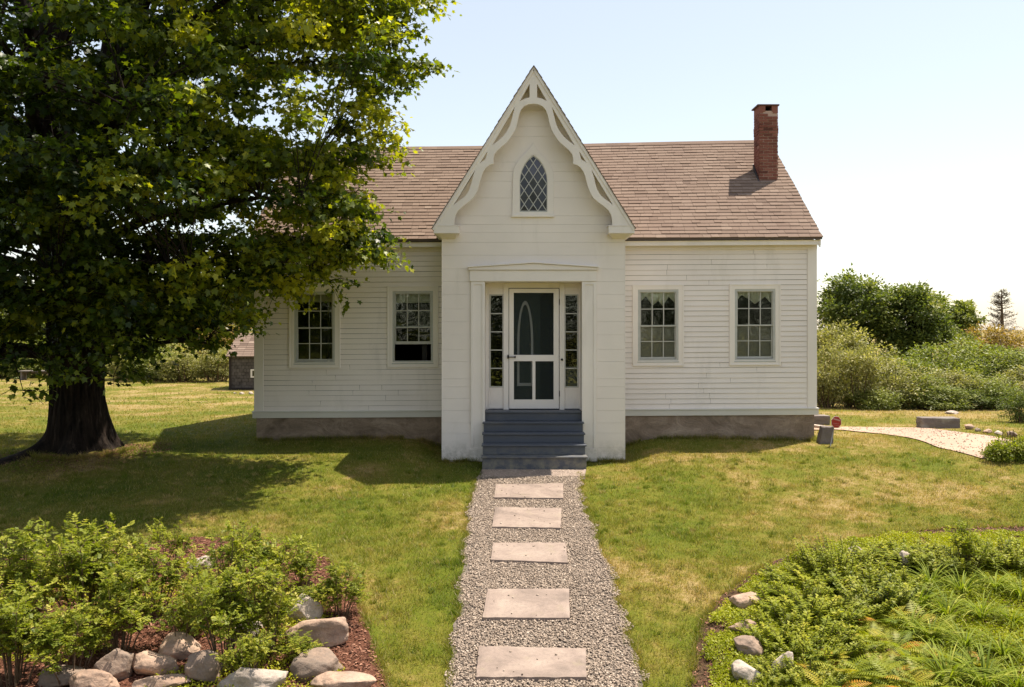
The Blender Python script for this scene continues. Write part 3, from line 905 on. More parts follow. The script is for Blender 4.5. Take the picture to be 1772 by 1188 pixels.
# cornice returns
for sgn, px0, px1 in ((-1, 750.5, 794), (1, 1053, 1098)):
    rb = MB()
    a, b = GX(px0), GX(px1)
    rb.box(a, b, YG - .02, YP + .0, GZ(403.5), GZ(391))
    rb.box(a - .006, b + .006, YG - .028, YP, GZ(391) + .001, GZ(391) + .018)
    a2, b2 = (PXL, PX(788)) if sgn < 0 else (PX(1059), PXR)
    zt = GZ(403.5) - .001; zb = PZ(413)
    a3, b3 = (a + .03, b - .03)
    rb.hexa([(a2, YP - .012, zb), (b2, YP - .012, zb), (b2, YP - .002, zb), (a2, YP - .002, zb), (a3, YG + .02, zt), (b3, YG + .02, zt), (b3, YP - .002, zt), (a3, YP - .002, zt)])
    # cornice along the porch side
    xo = a if sgn < 0 else PXR + .002; x1_ = PXL - .002 if sgn < 0 else b
    rb.box(min(xo, x1_), max(xo, x1_), YP + .001, YE - .01, GZ(403.5), GZ(392))
    rb.build("cornice_return", WHITE2, proof, .004)

# gothic window
def wxp(x): return PX(860 + x / 7.425)
def wzp(y): return PZ(240 + y / 7.425)
wp = lambda L: [(wxp(a), wzp(b)) for a, b in L]
opn = [(292, 940), (645, 940), (648, 540), (640, 470), (618, 395), (585, 330), (540, 268), (498, 232), (468, 212), (438, 232), (396, 268), (352, 330), (320, 395), (298, 470), (290, 540)]
outl = [(195, 975), (728, 975), (730, 500), (720, 430), (700, 370), (668, 310), (620, 250), (560, 195), (515, 140), (490, 95), (467, 50), (444, 95), (408, 140), (365, 185), (310, 240), (262, 300), (232, 350), (212, 410), (204, 480)]
gw = MB(); gw.prism(wp(outl), YP - .028, YP - .002, [wp(opn)])
gwo = gw.build("gothic_window", WHITE2, HP, .003)
def inset(L, k):
    cx, cy = 468, 580; return [(cx + (x - cx) * k, cy + (y - cy) * k) for x, y in L]
gf = MB(); gf.prism(wp(inset(opn, 1.0)), YP - .018, YP - .003, [wp(inset(opn, .955))]); gf.build("frame", LEAD, gwo)
gs = MB(); gs.box(wxp(185), wxp(735), YP - .045, YP - .002, wzp(1005), wzp(976)); gs.build("sill", WHITE2, gwo, .003)
# quarrels: one pane per diamond, slightly tilted, and lattice bars
def clip_poly(P, C):
    out = P
    m = len(C)
    A = sum(C[i][0] * C[(i + 1) % m][1] - C[(i + 1) % m][0] * C[i][1] for i in range(m)); sg = 1 if A > 0 else -1
    for i in range(m):
        a, b = C[i], C[(i + 1) % m]; inp = out; out = []
        f = lambda p: sg * ((b[0] - a[0]) * (p[1] - a[1]) - (b[1] - a[1]) * (p[0] - a[0]))
        for j in range(len(inp)):
            p, q = inp[j], inp[(j + 1) % len(inp)]; fp, fq = f(p), f(q)
            if fp >= 0: out.append(p)
            if (fp >= 0) != (fq >= 0):
                t_ = fp / (fp - fq); out.append((p[0] + (q[0] - p[0]) * t_, p[1] + (q[1] - p[1]) * t_))
        if not out: return []
    return out
opc = wp(inset(opn, .965))
gx0, gz0 = wxp(466), wzp(663); dx_, dz_ = 57.5 / 7.425 * SP, 88 / 7.425 * SP
pn = MB(); lt = MB()
for i in range(-8, 9):
    for j in range(-8, 9):
        if (i + j) % 2: continue
        c0 = (gx0 + i * dx_, gz0 + (j + 1) * dz_)
        dm = [(c0[0] - dx_, c0[1]), (c0[0], c0[1] - dz_), (c0[0] + dx_, c0[1]), (c0[0], c0[1] + dz_)]
        cl = clip_poly(dm, opc)
        if len(cl) >= 3:
            tx, tz = rnd.uniform(-.004, .004), rnd.uniform(-.004, .004)
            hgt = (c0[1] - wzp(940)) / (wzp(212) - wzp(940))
            tint = min(1, max(0, .15 + .5 * hgt + rnd.uniform(-.1, .5) * (.3 + hgt)))  # panes coloured paler and more violet towards the top, a painted reflection
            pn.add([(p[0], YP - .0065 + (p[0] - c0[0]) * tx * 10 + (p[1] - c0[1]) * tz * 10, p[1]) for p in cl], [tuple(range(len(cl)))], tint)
pn.build("pane", LGLASS, gwo)
for fam in (1, -1):
    for k in range(-10, 11):
        # thin quad along the diagonal, clipped to the opening
        a = (gx0 + k * 2 * dx_ - fam * 10 * dx_, gz0 - 10 * dz_); b = (gx0 + k * 2 * dx_ + fam * 10 * dx_, gz0 + 10 * dz_)
        dd = Vector((b[0] - a[0], b[1] - a[1])).normalized(); nn = Vector((-dd.y, dd.x)) * .0075
        q = [(a[0] - nn.x, a[1] - nn.y), (b[0] - nn.x, b[1] - nn.y), (b[0] + nn.x, b[1] + nn.y), (a[0] + nn.x, a[1] + nn.y)]
        cl = clip_poly(q, opc)
        if len(cl) >= 3: lt.prism(cl, YP - (.0135 if fam > 0 else .0125), YP - .009)
lt.build("lattice", LEAD, gwo)

# ---- entrance
hd = MB()
hd.box(PX(813), PX(1031.5), YP - .055, YP - .001, PZ(486.7), PZ(467.5))
hd.prism([(PX(811), PZ(467)), (PX(1034), PZ(467)), (PX(1034), PZ(463.2)), (PX(923), PZ(456)), (PX(811), PZ(463.2))], YP - .085, YP - .001)
hd.prism([(PX(809.5), PZ(463)), (PX(923), PZ(455.6)), (PX(1035.5), PZ(463)), (PX(1035.5), PZ(461)), (PX(923), PZ(453.4)), (PX(809.5), PZ(461))], YP - .115, YP - .001)
hd.build("door_hood", WHITE2, HP, .004)
for s_, a, b in ((-1, 815, 839.2), (1, 1006.8, 1031.5)):
    pi = MB()
    x0, x1 = PX(a), PX(b); z0, z1 = PZ(776), PZ(487)
    pi.prism([(x0, z0), (x1, z0), (x1, z1), (x0, z1)], YP - .040, YP - .001, [[(x0 + .055, z0 + .02), (x1 - .055, z0 + .02), (x1 - .055, z1 - .06), (x0 + .055, z1 - .06)]])
    pi.prism([(x0 + .04, z0 + .006), (x1 - .04, z0 + .006), (x1 - .04, z1 - .045), (x0 + .04, z1 - .045)], YP - .024, YP - .002)
    pi.box(x0 - .02, x1 + .008, YP - .052, YP - .001, PB - .015, z0 - .001)
    pi.build("pilaster", WHITE2, HP, .004)
YD = 16.85
def DX(px): return (px - CX0) * YD / FPX
def DZ(py): return HC + (HY - py) * YD / FPX
FZ = V(711.5, 16.5)
en = MB()
# reveal: sides, head, floor
en.box(OX0 - .03, OX0, YP + .061, YD + .10, FZ, OZ1 + .03); en.box(OX1, OX1 + .03, YP + .061, YD + .10, FZ, OZ1 + .03)
en.box(OX0 - .03, OX1 + .03, YP + .0305, YD + .10, OZ1 - .0005, OZ1 + .029)
# frame wall round sidelights and door
LX0, LX1, RX0, RX1 = DX(848.6), DX(870), DX(978.3), DX(999.3)
GT, GB = DZ(510.6), DZ(668.6)
DX0, DX1, DT_ = DX(880), DX(968.2), DZ(497.8)
fy = YD + .02
wallgrid(en, OX0 + .001, OX1 - .001, FZ + .001, OZ1 - .001, fy, fy + .05, [(LX0, LX1, GB, GT), (RX0, RX1, GB, GT), (DX0, DX1, FZ - .1, DT_)])
for xx in (DX(875.8), DX(972.6)):
    en.box(xx - .05, xx + .05, YD - .01, fy - .001, FZ + .001, DZ(491))
en.box(OX0 + .001, OX1 - .001, YD - .004, fy - .001, DZ(490.5), OZ1 - .002)
en.box(OX0 + .001, DX(845), YD - .004, fy - .001, FZ + .02, DZ(491)); en.box(DX(1002), OX1 - .001, YD - .004, fy - .001, FZ + .02, DZ(491))
en.build("door_frame", WHITE2, HP, .003)
for k, (a, b) in enumerate(((LX0, LX1), (RX0, RX1))):
    s_ = MB()
    s_.prism([(a - .02, GB - .02), (b + .02, GB - .02), (b + .02, GT + .02), (a - .02, GT + .02)], fy - .012, fy - .0005, [[(a + .006, GB + .006), (b - .006, GB + .006), (b - .006, GT - .006), (a + .006, GT - .006)]])
    for r in range(1, 5):
        z_ = GB + (GT - GB) * r / 5; s_.box(a + .0062, b - .0062, fy - .010, fy + .012, z_ - .010, z_ + .010)
    so_ = s_.build("sidelight", LEAD, HP, .002)
    q = MB(); q.box(a, b, fy + .014, fy + .018, GB, GT); q.build("pane", GLASS, so_)
    # lower panel moulding
    q = MB(); q.prism([(a - .03, FZ + .03), (b + .03, FZ + .03), (b + .03, GB - .05), (a - .03, GB - .05)], fy - .008, fy - .0006, [[(a - .01, FZ + .05), (b + .01, FZ + .05), (b + .01, GB - .07), (a - .01, GB - .07)]])
    q.build("panel_moulding", WHITE2, so_)
    cu = MB(); 
    if k == 1:
        cu.box(a - .01, b + .01, fy + .08, fy + .085, GB, GB + (GT - GB) * .22); cu.build("cafe_curtain", m_plain("grey_cafe_curtain", (.16, .16, .18), .9), so_)
sd = MB()
dw = [(DX(881), FZ + .02), (DX(967.2), FZ + .02), (DX(967.2), DZ(499)), (DX(881), DZ(499))]
hl = [[(DX(889), DZ(613.8)), (DX(958), DZ(613.8)), (DX(958), DZ(506.3)), (DX(889), DZ(506.3))],
      [(DX(889.3), DZ(691)), (DX(921.3), DZ(691)), (DX(921.3), DZ(624.6)), (DX(889.3), DZ(624.6))],
      [(DX(926.5), DZ(691)), (DX(958), DZ(691)), (DX(958), DZ(624.6)), (DX(926.5), DZ(624.6))]]
sd.prism(dw, YD - .005, YD + .03, hl)
sdo = sd.build("screen_door", WHITE2, HP, .003)
q = MB(); q.box(DX(888), DX(959), YD + .012, YD + .014, DZ(692), DZ(505)); q.build("screen", SCREEN, sdo)
q = MB(); hz = DZ(617.3)
q.bar((DX(878.5), YD - .045, hz), (DX(892), YD - .045, hz), .018, .014); q.box(DX(878), DX(880), YD - .05, YD - .011, hz - .03, hz + .045); q.box(DX(890.5), DX(892.3), YD - .05, YD - .006, hz - .022, hz + .022)
q.build("latch", IRON, sdo)
q = MB(); q.tube([(DX(972.3), YD - .011, DZ(621.7)), (DX(972.3), YD - .03, DZ(621.7)), (DX(972.3), YD - .035, DZ(621.7)), (DX(972.3), YD - .055, DZ(621.7))], [.012, .012, .024, .016], 12); q.build("knob", IRON, sdo)
for zz in (522, 680.5):
    q = MB(); q.box(DX(967.4), DX(968.6), YD - .02, YD - .004, DZ(zz + 4), DZ(zz - 4)); q.tube([(DX(968), YD - .018, DZ(zz + 5)), (DX(968), YD - .018, DZ(zz - 5))], .006, 8); q.build("hinge", IRON, sdo)
# inner door, ajar, with pointed-arch moulding
idr = MB(); yi = YD + .09
idr.box(DX(881), DX(935), yi, yi + .04, FZ + .02, DZ(500))
ido = idr.build("inner_door", GREEN, HP, .003)
ar = []
for k in range(13):
    a = k / 12
    ar.append((895 + 14.2 * (1 - math.cos(a * math.pi / 2)), 520 + (1 - math.sin(a * math.pi / 2)) * 75))
Lp = [(895, 668)] + ar; Rp = [(1818 - x, y) for x, y in Lp][::-1][1:]
arch = Lp + Rp
def shr(L, k): return [(909 + (x - 909) * k, 600 + (y - 600) * (1 - (1 - k) * .28)) for x, y in L]
q = MB(); q.prism([(DX(x), DZ(y)) for x, y in arch], yi - .012, yi - .001, [[(DX(x), DZ(y)) for x, y in shr(arch, .72)]]); q.build("arch_moulding", m_plain("pale_moulding", (.80, .80, .74), .5), ido)
q = MB(); q.tube([(DX(917.5), yi - .002, DZ(596)), (DX(917.5), yi - .03, DZ(596))], [.012, .016], 10); q.build("door_knob", m_plain("brass", (.5, .4, .2), .3, .5, .9), ido)
# dark hall behind
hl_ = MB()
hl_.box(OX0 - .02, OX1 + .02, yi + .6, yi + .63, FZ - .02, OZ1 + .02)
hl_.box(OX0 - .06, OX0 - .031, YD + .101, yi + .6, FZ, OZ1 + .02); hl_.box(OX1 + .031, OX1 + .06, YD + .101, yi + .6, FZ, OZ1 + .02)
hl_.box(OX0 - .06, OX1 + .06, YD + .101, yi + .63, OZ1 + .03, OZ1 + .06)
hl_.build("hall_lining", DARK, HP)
# steps
st = MB()
NX0, NX1 = U(836.7, 16.5), U(1007.8, 16.5)
yf = 16.5; zf = FZ
st.box(OX0 + .002, OX1 - .002, yf, yi + .59, zf - .03, zf)             # floor
st.box(OX0 + .002, OX1 - .002, yf - .025, yf - .001, zf - .032, zf + .001)
st.box(DX(845), DX(871), YD - .03, fy - .001, zf + .001, zf + .018); st.box(DX(977), DX(1002), YD - .03, fy - .001, zf + .001, zf + .018)
rz = .1825
for k in range(5):
    y_ = 16.52 - .26 * k; zt = zf - rz * k - .033; zb = zf - rz * (k + 1) if k < 4 else -.05
    st.box(NX0 + .012, NX1 - .012, y_ - .02, y_, zb, zt)
    if k < 4:
        st.box(NX0 - .010, NX1 + .010, y_ - .26 - .05, y_ - .021, zb - .030, zb)
    # stringers
    st.box(NX0 + .014, NX0 + .045, y_ + .001, y_ + .3 if k else yf + .3, -.05, zt - .002 - (.0 if k == 0 else .001)); st.box(NX1 - .045, NX1 - .014, y_ + .001, y_ + .3 if k else yf + .3, -.05, zt - .002)
st.build("front_steps", GREYST, HP, .006)
# near-black box standing in for the shade below the porch floor
q = MB(); q.box(PXL + .06, PXR - .06, YP + .07, YW, -.1, .05); q.build("porch_gap_shade", DARK, HP)

# ------------------------------------------------------------------ stones
def ico(sub=3):
    import bmesh
    bm = bmesh.new(); bmesh.ops.create_icosphere(bm, subdivisions=sub, radius=1)
    v = np.array([p.co[:] for p in bm.verts]); f = np.array([[q.index for q in p.verts] for p in bm.faces]); bm.free()
    return v, f
ICO4 = ico(5)
def boulder(name, loc, size, seed, mat, rot=0, flat=1.0, label="", group=None, cat="rock", sunk=.25):
    v, f = ICO4; v = v.copy()
    o = Vector((seed * 3.7, seed * 1.3, seed * 7.1))
    # chop with random planes for rock-like facets, then roughen
    rr = random.Random(seed)
    for _ in range(10):
        n = Vector((rr.gauss(0, 1), rr.gauss(0, 1), rr.gauss(0, .8))).normalized(); d = rr.uniform(.50, .84)
        nn = np.array(n); h = v @ nn; ex = np.clip(h - d, 0, None)
        v = v - nn[None, :] * (ex * .85)[:, None]
    v[:, 0] += .22 * v[:, 2] * rr.uniform(-1, 1); v[:, 2] *= 1 + .35 * rr.uniform(-1, 1) * v[:, 0]
    r = np.array([1 + .18 * noise.noise(Vector(p) * 1.1 + o) + .06 * noise.noise(Vector(p) * 3 + o) + .03 * noise.noise(Vector(p) * 8 + o) + .012 * noise.noise(Vector(p) * 19 + o) for p in v])
    v = v * r[:, None]
    v *= np.array(size)[None, :] / 2
    c, s = math.cos(rot), math.sin(rot)
    v = np.stack([v[:, 0] * c - v[:, 1] * s, v[:, 0] * s + v[:, 1] * c, v[:, 2]], -1)
    ob = mesh_np(name, v, f, mat, smooth=True)
    ob.location = (loc[0], loc[1], g(loc[0], loc[1]) + size[2] * (.5 - sunk))
    return tag(ob, label, cat, group)

# stepping stones along the path
slabs = [([(858, 837), (975, 835), (974.5, 860.5), (855, 859.7)], "first granite stepping stone from the steps, its far part in shade"),
         ([(856.7, 876), (971.8, 878), (970, 912), (851.6, 910)], "second granite stepping stone from the steps"),
         ([(853.3, 938), (978.6, 937.3), (982.7, 972), (849.2, 967)], "middle granite stepping stone of the five, with a broken front edge"),
         ([(843.7, 1017.6), (984.5, 1017), (986.2, 1067.7), (835, 1066.7)], "fourth granite stepping stone from the steps"),
         ([(828.6, 1115.8), (1013.7, 1120.6), (1014.7, 1169.7), (824, 1169.7)], "nearest and widest granite stepping stone at the bottom of the picture")]
def slab_stone(pts, label, name="stepping_stone", group="stepping stones in the gravel path", h=.05, seed=0):
    P = [G(a, b, h) for a, b in pts]   # order: back-left, back-right, front-right, front-left
    n, m = 28, 12
    vs = []; fs = []
    cz = [g(p.x, p.y) + h for p in P]
    def top(u, v_):
        a = P[0].lerp(P[1], u); b = P[3].lerp(P[2], u); q = a.lerp(b, v_)
        z = (cz[0] * (1 - u) + cz[1] * u) * (1 - v_) + (cz[3] * (1 - u) + cz[2] * u) * v_
        return Vector((q.x, q.y, z))
    for j in range(m + 1):
        for i in range(n + 1):
            u, v_ = i / n, j / m
            q = top(u, v_)
            e = .010
            if i in (0, n): q.x += e * noise.noise(Vector((0, v_ * 6, seed + i)))
            if j in (0, m): q.y += .016 * noise.noise(Vector((u * 9, j, seed)))
            q.z += .004 * noise.noise(Vector((q.x * 4, q.y * 4, seed)))
            if i in (0, n) or j in (0, m): q.z -= .006
            vs.append(q[:])
    for j in range(m):
        for i in range(n):
            o = j * (n + 1) + i; fs.append((o, o + n + 1, o + n + 2, o + 1))
    ring = [i for i in range(n + 1)] + [(j) * (n + 1) + n for j in range(1, m + 1)] + [m * (n + 1) + i for i in range(n - 1, -1, -1)] + [j * (n + 1) for j in range(m - 1, 0, -1)]
    base = len(vs)
    cx = sum(vs[i][0] for i in ring) / len(ring); cy = sum(vs[i][1] for i in ring) / len(ring)
    for i in ring:
        p = vs[i]; vs.append((p[0] + (.006 if p[0] > cx else -.006), p[1] + (-.006 if p[1] < cy else .006), p[2] - h - .05))
    for k in range(len(ring)):
        k2 = (k + 1) % len(ring); fs.append((ring[k], ring[k2], base + k2, base + k))
    mb = MB(); mb.add(vs, fs, .5)
    o = mb.build(name, GRANITE)
    return tag(o, label, "stepping stone" if group else "doorstep", group)
for k, (p, l) in enumerate(slabs): slab_stone(p, l, seed=k * 5 + 1, h=.055)
slab_stone([(834, 811), (1014, 811), (1012, 823), (836, 823)], "low granite doorstep slab at the foot of the grey front steps", "doorstep_slab", None, .03, 41)

def rock_px(px, py, wpx, hpx, seed, mat, label, depth=.8, rot=0, group=None, sunk=.22):
    """px,py = centre of its base on the picture"""
    p = G(px, py - 4); s = p.y / FPX
    W_ = wpx * s; H_ = hpx * s * 1.02 / (1 - sunk)
    boulder("boulder", (p.x, p.y + W_ * depth * .4, 0), (W_ * 1.05, W_ * depth, H_ * .92), seed, mat, rot, label=label, group=group, sunk=sunk)
GB_ = "boulders of the front left bed"
rk = [(550, 1130, 112, 52, 3, 0, "large tan boulder with a bright white shoulder beside the mulch strip", .6, .1),
      (545, 1184, 116, 50, 5, 1, "brown mottled boulder just in front of the large tan one", .6, 0),
      (590, 1215, 112, 42, 8, 0, "rounded grey boulder at the bottom edge, rightmost of the left bed", .6, 0),
      (432, 1212, 145, 44, 11, 2, "broad pale grey boulder at the bottom edge left of the mottled one", .5, .1),
      (524, 1087, 60, 52, 14, 2, "small white boulder behind the large tan one", .8, .3),
      (347, 1192, 78, 58, 17, 1, "dark shaded boulder under the shrub left of the broad pale one", .8, 0),
      (262, 1182, 92, 46, 20, 0, "tan boulder with leaf shadows between two dark boulders", .7, 0),
      (186, 1190, 80, 56, 23, 1, "grey upright boulder left of the leaf-shadowed one", .7, .4),
      (270, 1212, 100, 34, 26, 0, "low tan boulder at the bottom edge below the leaf-shadowed one", .6, 0),
      (152, 1214, 90, 40, 33, 0, "low brown boulder at the bottom left edge", .6, 0),
      (302, 1152, 74, 46, 29, 0, "pale brown boulder standing behind the row between the stems", .7, .2),
      (100, 1198, 84, 34, 31, 1, "dark flat boulder, leftmost of the row", .7, 0),
      (338, 1002, 56, 30, 37, 2, "pale flat stone on red mulch far back among the shrubs", .9, 0),
      (425, 1120, 60, 36, 39, 2, "pale stone half hidden by the shrub with the orange flag", .9, 0)]
for px, py, a, b, sd_, mi, lb, dp, ro in rk: rock_px(px, py, a, b, sd_, BOULD[mi], lb, dp, ro, GB_)
GR_ = "rocks of the front right bed"
for px, py, a, b, sd_, mi, lb, dp, ro in [
      (1299, 1062, 88, 28, 43, 0, "long low tan rock on yellow ground cover", .5, .25),
      (1287, 1108, 46, 26, 45, 0, "small brown rock just below the long low one", .8, 0),
      (1302, 1146, 62, 36, 47, 1, "dark shaded rock among green leaves", .8, .4),
      (1294, 1196, 62, 40, 49, 2, "rounded white-topped rock at the bottom edge of the right bed", .9, 0),
      (1361, 1176, 44, 40, 51, 2, "pale lichen-covered rock right of the white-topped one", .8, 0),
      (1578, 994, 34, 34, 53, 2, "small white stone in the middle of the right bed", .8, 0),
      (1484, 972, 32, 22, 55, 2, "flat white stone low at the back of the right bed", .8, 0)]:
    rock_px(px, py, a, b, sd_, BOULD[mi], lb, dp, ro, GR_)

# granite blocks, post and small stones by the driveway
def block(px0, px1, pyt, pyb, label, seed, depth=.35, name="granite_block"):
    p = G((px0 + px1) / 2, pyb); Y = p.y
    x0, x1 = U(px0, Y), U(px1, Y); h = (pyb - pyt) * Y / FPX
    v, f = ICO4; v = v.copy()
    c = np.abs(v).max(1)[:, None]; cu = v / c                      # cube projection of the sphere
    cu = cu * .985 + v * .015
    o = Vector((seed, seed * 2, 3))
    nz_ = np.array([.05 * noise.noise(Vector(q) * 1.5 + o) + .03 * noise.noise(Vector(q) * 5 + o) for q in cu])
    cu = cu * (1 + nz_[:, None])
    cu = cu * np.array([(x1 - x0) / 2, depth / 2, h * .58])[None, :]
    ob = mesh_np(name, cu, f, BLOCK, smooth=True); ob.location = ((x0 + x1) / 2, Y + depth / 2, p.z + h * .48)
    return tag(ob, label, "stone block")
block(1597, 1663, 724, 741, "long rough granite block at the far edge of the sandy driveway", 4)
block(1396, 1437, 720, 735, "rough granite block beside the house corner, behind the red sign", 9)
p = G(1433, 768); pv = MB()
hgt = 29 * p.y / FPX; s = p.y / FPX
v, f = ICO4; v = v.copy(); c = np.abs(v).max(1)[:, None]; cu = v / c * .97 + v * .03
nz_ = np.array([.07 * noise.noise(Vector(q) * 1.7 + Vector((5, 1, 2))) + .035 * noise.noise(Vector(q) * 5) for q in cu]); cu = cu * (1 + nz_[:, None])
tap = 1 - .22 * (cu[:, 2] + 1) / 2
cu = np.stack([cu[:, 0] * 12 * s * tap + .03 * cu[:, 2], cu[:, 1] * .12 * tap, cu[:, 2] * hgt * .56], -1)
ob = mesh_np("stone_post", cu, f, BLOCK, smooth=True); ob.location = (p.x, p.y + .14, p.z + hgt * .46)
tag(ob, "stubby rough stone post behind the red octagonal sign", "stone post")
for k, (px, py, wp_, hp_, mi, lb) in enumerate([(1681, 743, 20, 11, 0, "rounded tan stone right of the long granite block"), (1697, 747, 14, 7, 1, "small dark stone right of the rounded tan one by the driveway"),
        (1713, 750, 20, 8, 0, "low brown stone midway along the row by the driveway"), (1733, 753, 18, 8, 2, "pale stone near the right end of the driveway row"), (1755, 757, 24, 10, 1, "grey stone at the right end of the driveway row"),
        (1650, 716, 34, 6, 2, "flat pale stone in front of the bushes beyond the driveway")]):
    p = G(px, py); s = p.y / FPX
    boulder("edge_stone", (p.x, p.y + .1, 0), (wp_ * s, wp_ * s * .8, hp_ * s * 1.25), 61 + k, BOULD[mi], .2 * k, label=lb, group="stones along the far driveway edge")
# white curb beyond the house corner
q = MB(); a = G(1395, 738); b = G(1440, 744)
q.bar((a.x, a.y, a.z + .03), (b.x, b.y, b.z + .03), .16, .09, (0, 0, 1)); tag(q.build("kerb_stone", BOULD[2], None, .01), "thin pale kerb stone running from the house corner to the stone post", "kerb")

# ------------------------------------------------------------------ red sign
p = G(1436, 771)
Ys = p.y; s = Ys / FPX
sg = empty("yard_sign", p, "small red octagonal security sign on a leaning thin stake", "sign")
cx, cz = U(1446.5, Ys), V(730, Ys)
q = MB(); q.tube([(p.x, Ys, p.z - .05), (U(1442, Ys), Ys + .0, V(745, Ys)), (cx, Ys, cz + 12.5 * s)], .009, 8); q.build("stake", m_plain("galvanised_stake", (.35, .34, .32), .4, .5, .7), sg)
def octa(r, f=1.12): return [(cx + r * math.cos(R(22.5 + 45 * k)) * .94, cz + f * r * math.sin(R(22.5 + 45 * k))) for k in range(8)]
q = MB(); q.prism(octa(9.9 * s, 1.1), Ys - .022, Ys - .010); q.build("border", m_plain("sign_white_border", (.75, .55, .50), .4), sg)
q = MB(); q.prism(octa(9.0 * s, 1.1), Ys - .027, Ys - .023); q.build("face", m_plain("sign_red", (.42, .030, .022), .35), sg)
q = MB()
q.prism([(cx - 6.0 * s, cz + 5.2 * s), (cx + 6.6 * s, cz + 1.6 * s), (cx + 6.6 * s, cz + 4.0 * s), (cx - 4.5 * s, cz + 7.2 * s)], Ys - .031, Ys - .028)
for k, (a, b, z_) in enumerate(((-5.5, 5.0, -1.8), (-4.8, 4.6, -4.8))):
    n_ = 9
    for j in range(n_):
        u0 = a + (b - a) * j / n_; q.box(cx + u0 * s, cx + (u0 + (b - a) / n_ * .6) * s, Ys - .031, Ys - .028, cz + (z_ - .35 - j * .12) * s, cz + (z_ + .35 - j * .12) * s)
q.build("lettering", m_plain("sign_pale_print", (.62, .30, .27), .5), sg)

# orange marker flag in the left bed
p = G(449, 1128); s = p.y / FPX
fg = empty("marker_flag", p, "small orange marker flag on a wire among the left shrubs", "flag")
q = MB(); q.tube([p, p + Vector((0, 0, 44 * s))], .002, 6); q.build("wire", IRON, fg)
q = MB(); q.prism([(p.x, p.z + 28 * s), (p.x + 9 * s, p.z + 30 * s), (p.x + 7 * s, p.z + 40 * s), (p.x + 3 * s, p.z + 44 * s), (p.x, p.z + 42 * s)], p.y - .002, p.y - .0005); q.build("flag", m_plain("orange_plastic", (.85, .09, .02), .4), fg)

# ------------------------------------------------------------------ shed
YS = 36.0; shx0 = U(397, YS); shz0 = g(shx0 + 1.5, YS); shz1 = V(614, YS)
shd = empty("shed", (shx0 + 2, YS + 1.5, shz0), "small weathered grey shingled shed with reddish roof behind the cottage's left corner", "shed")
t = NT("cedar_shingles")
br = t.new("ShaderNodeTexBrick"); br.inputs["Scale"].default_value = 1; br.inputs["Brick Width"].default_value = .15; br.inputs["Row Height"].default_value = .14; br.inputs["Mortar Size"].default_value = .009
br.inputs["Color1"].default_value = (.11, .095, .085, 1); br.inputs["Color2"].default_value = (.065, .055, .052, 1); br.inputs["Mortar"].default_value = (.02, .018, .017, 1)
sx_ = t.new("ShaderNodeSeparateXYZ"); t.l.new(t.pos(), sx_.inputs[0]); ad = t.new("ShaderNodeMath", operation='ADD'); t.l.new(sx_.outputs[0], ad.inputs[0]); t.l.new(sx_.outputs[1], ad.inputs[1])
cb_ = t.new("ShaderNodeCombineXYZ"); t.l.new(ad.outputs[0], cb_.inputs[0]); t.l.new(sx_.outputs[2], cb_.inputs[1]); t.l.new(cb_.outputs[0], br.inputs["Vector"])
CEDAR = t.fin(t.mix(t.ramp(t.noise(5, 4), [(.4, 0), (.7, .5)]), br.outputs[0], (.17, .15, .14)), .9, t.bump(br.outputs["Fac"], .01, -1), .2)
q = MB(); q.box(shx0, shx0 + 4, YS, YS + 3, shz0 - .3, shz1); 
for xx in (shx0 + .001, shx0 + 3.96):
    q.add([(xx, YS + .01, shz1), (xx, YS + 2.99, shz1), (xx, YS + 1.5, shz1 + .9), (xx + .04, YS + .01, shz1), (xx + .04, YS + 2.99, shz1), (xx + .04, YS + 1.5, shz1 + .9)], [(0, 2, 1), (3, 4, 5), (0, 3, 5, 2), (1, 2, 5, 4), (0, 1, 4, 3)])
q.build("wall", CEDAR, shd)
q = MB()
for sg_ in (0, 1):
    ya, yb = (YS - .15, YS + 1.5) if sg_ == 0 else (YS + 3.15, YS + 1.5)
    nr = 11
    for r in range(nr):
        u0, u1 = r / nr, (r + 1) / nr + .01; th = .03
        y0_, y1_ = ya + (yb - ya) * u0, ya + (yb - ya) * u1; z0_, z1_ = shz1 - .08 + .99 * u0, shz1 - .08 + .99 * u1
        x = shx0 - .12
        while x < shx0 + 4.1:
            b = min(x + .35, shx0 + 4.12)
            q.hexa([(x, y0_, z0_), (b - .01, y0_, z0_), (b - .01, y1_, z1_), (x, y1_, z1_), (x, y0_, z0_ + th + .015), (b - .01, y0_, z0_ + th + .015), (b - .01, y1_, z1_ + th), (x, y1_, z1_ + th)], rnd.gauss(.5, .2)); x = b
q.build("roof", ROOF, shd)
q = MB(); q.box(shx0 - .02, shx0 + .09, YS - .02, YS + .03, shz0 - .1, shz1); q.box(shx0 - .03, shx0 + 4.03, YS - .025, YS + .03, shz0 - .1, shz0 + .1); q.build("corner_board", m_plain("dark_board", (.03, .022, .02), .9), shd)
q = MB(); wx0, wx1, wz0, wz1 = U(434, YS), U(452, YS), V(653, YS), V(638.5, YS)
q.prism([(wx0, wz0), (wx1, wz0), (wx1, wz1), (wx0, wz1)], YS - .04, YS - .003, [[(wx0 + .07, wz0 + .06), (wx1 - .07, wz0 + .06), (wx1 - .07, wz1 - .06), (wx0 + .07, wz1 - .06)]])
wo = q.build("window", WHITE2, shd); q = MB(); q.box(wx0 + .06, wx1 - .06, YS - .015, YS - .004, wz0 + .05, wz1 - .05); q.build("pane", m_plain("dark_pane", (.01, .012, .01), .1, .8), wo)
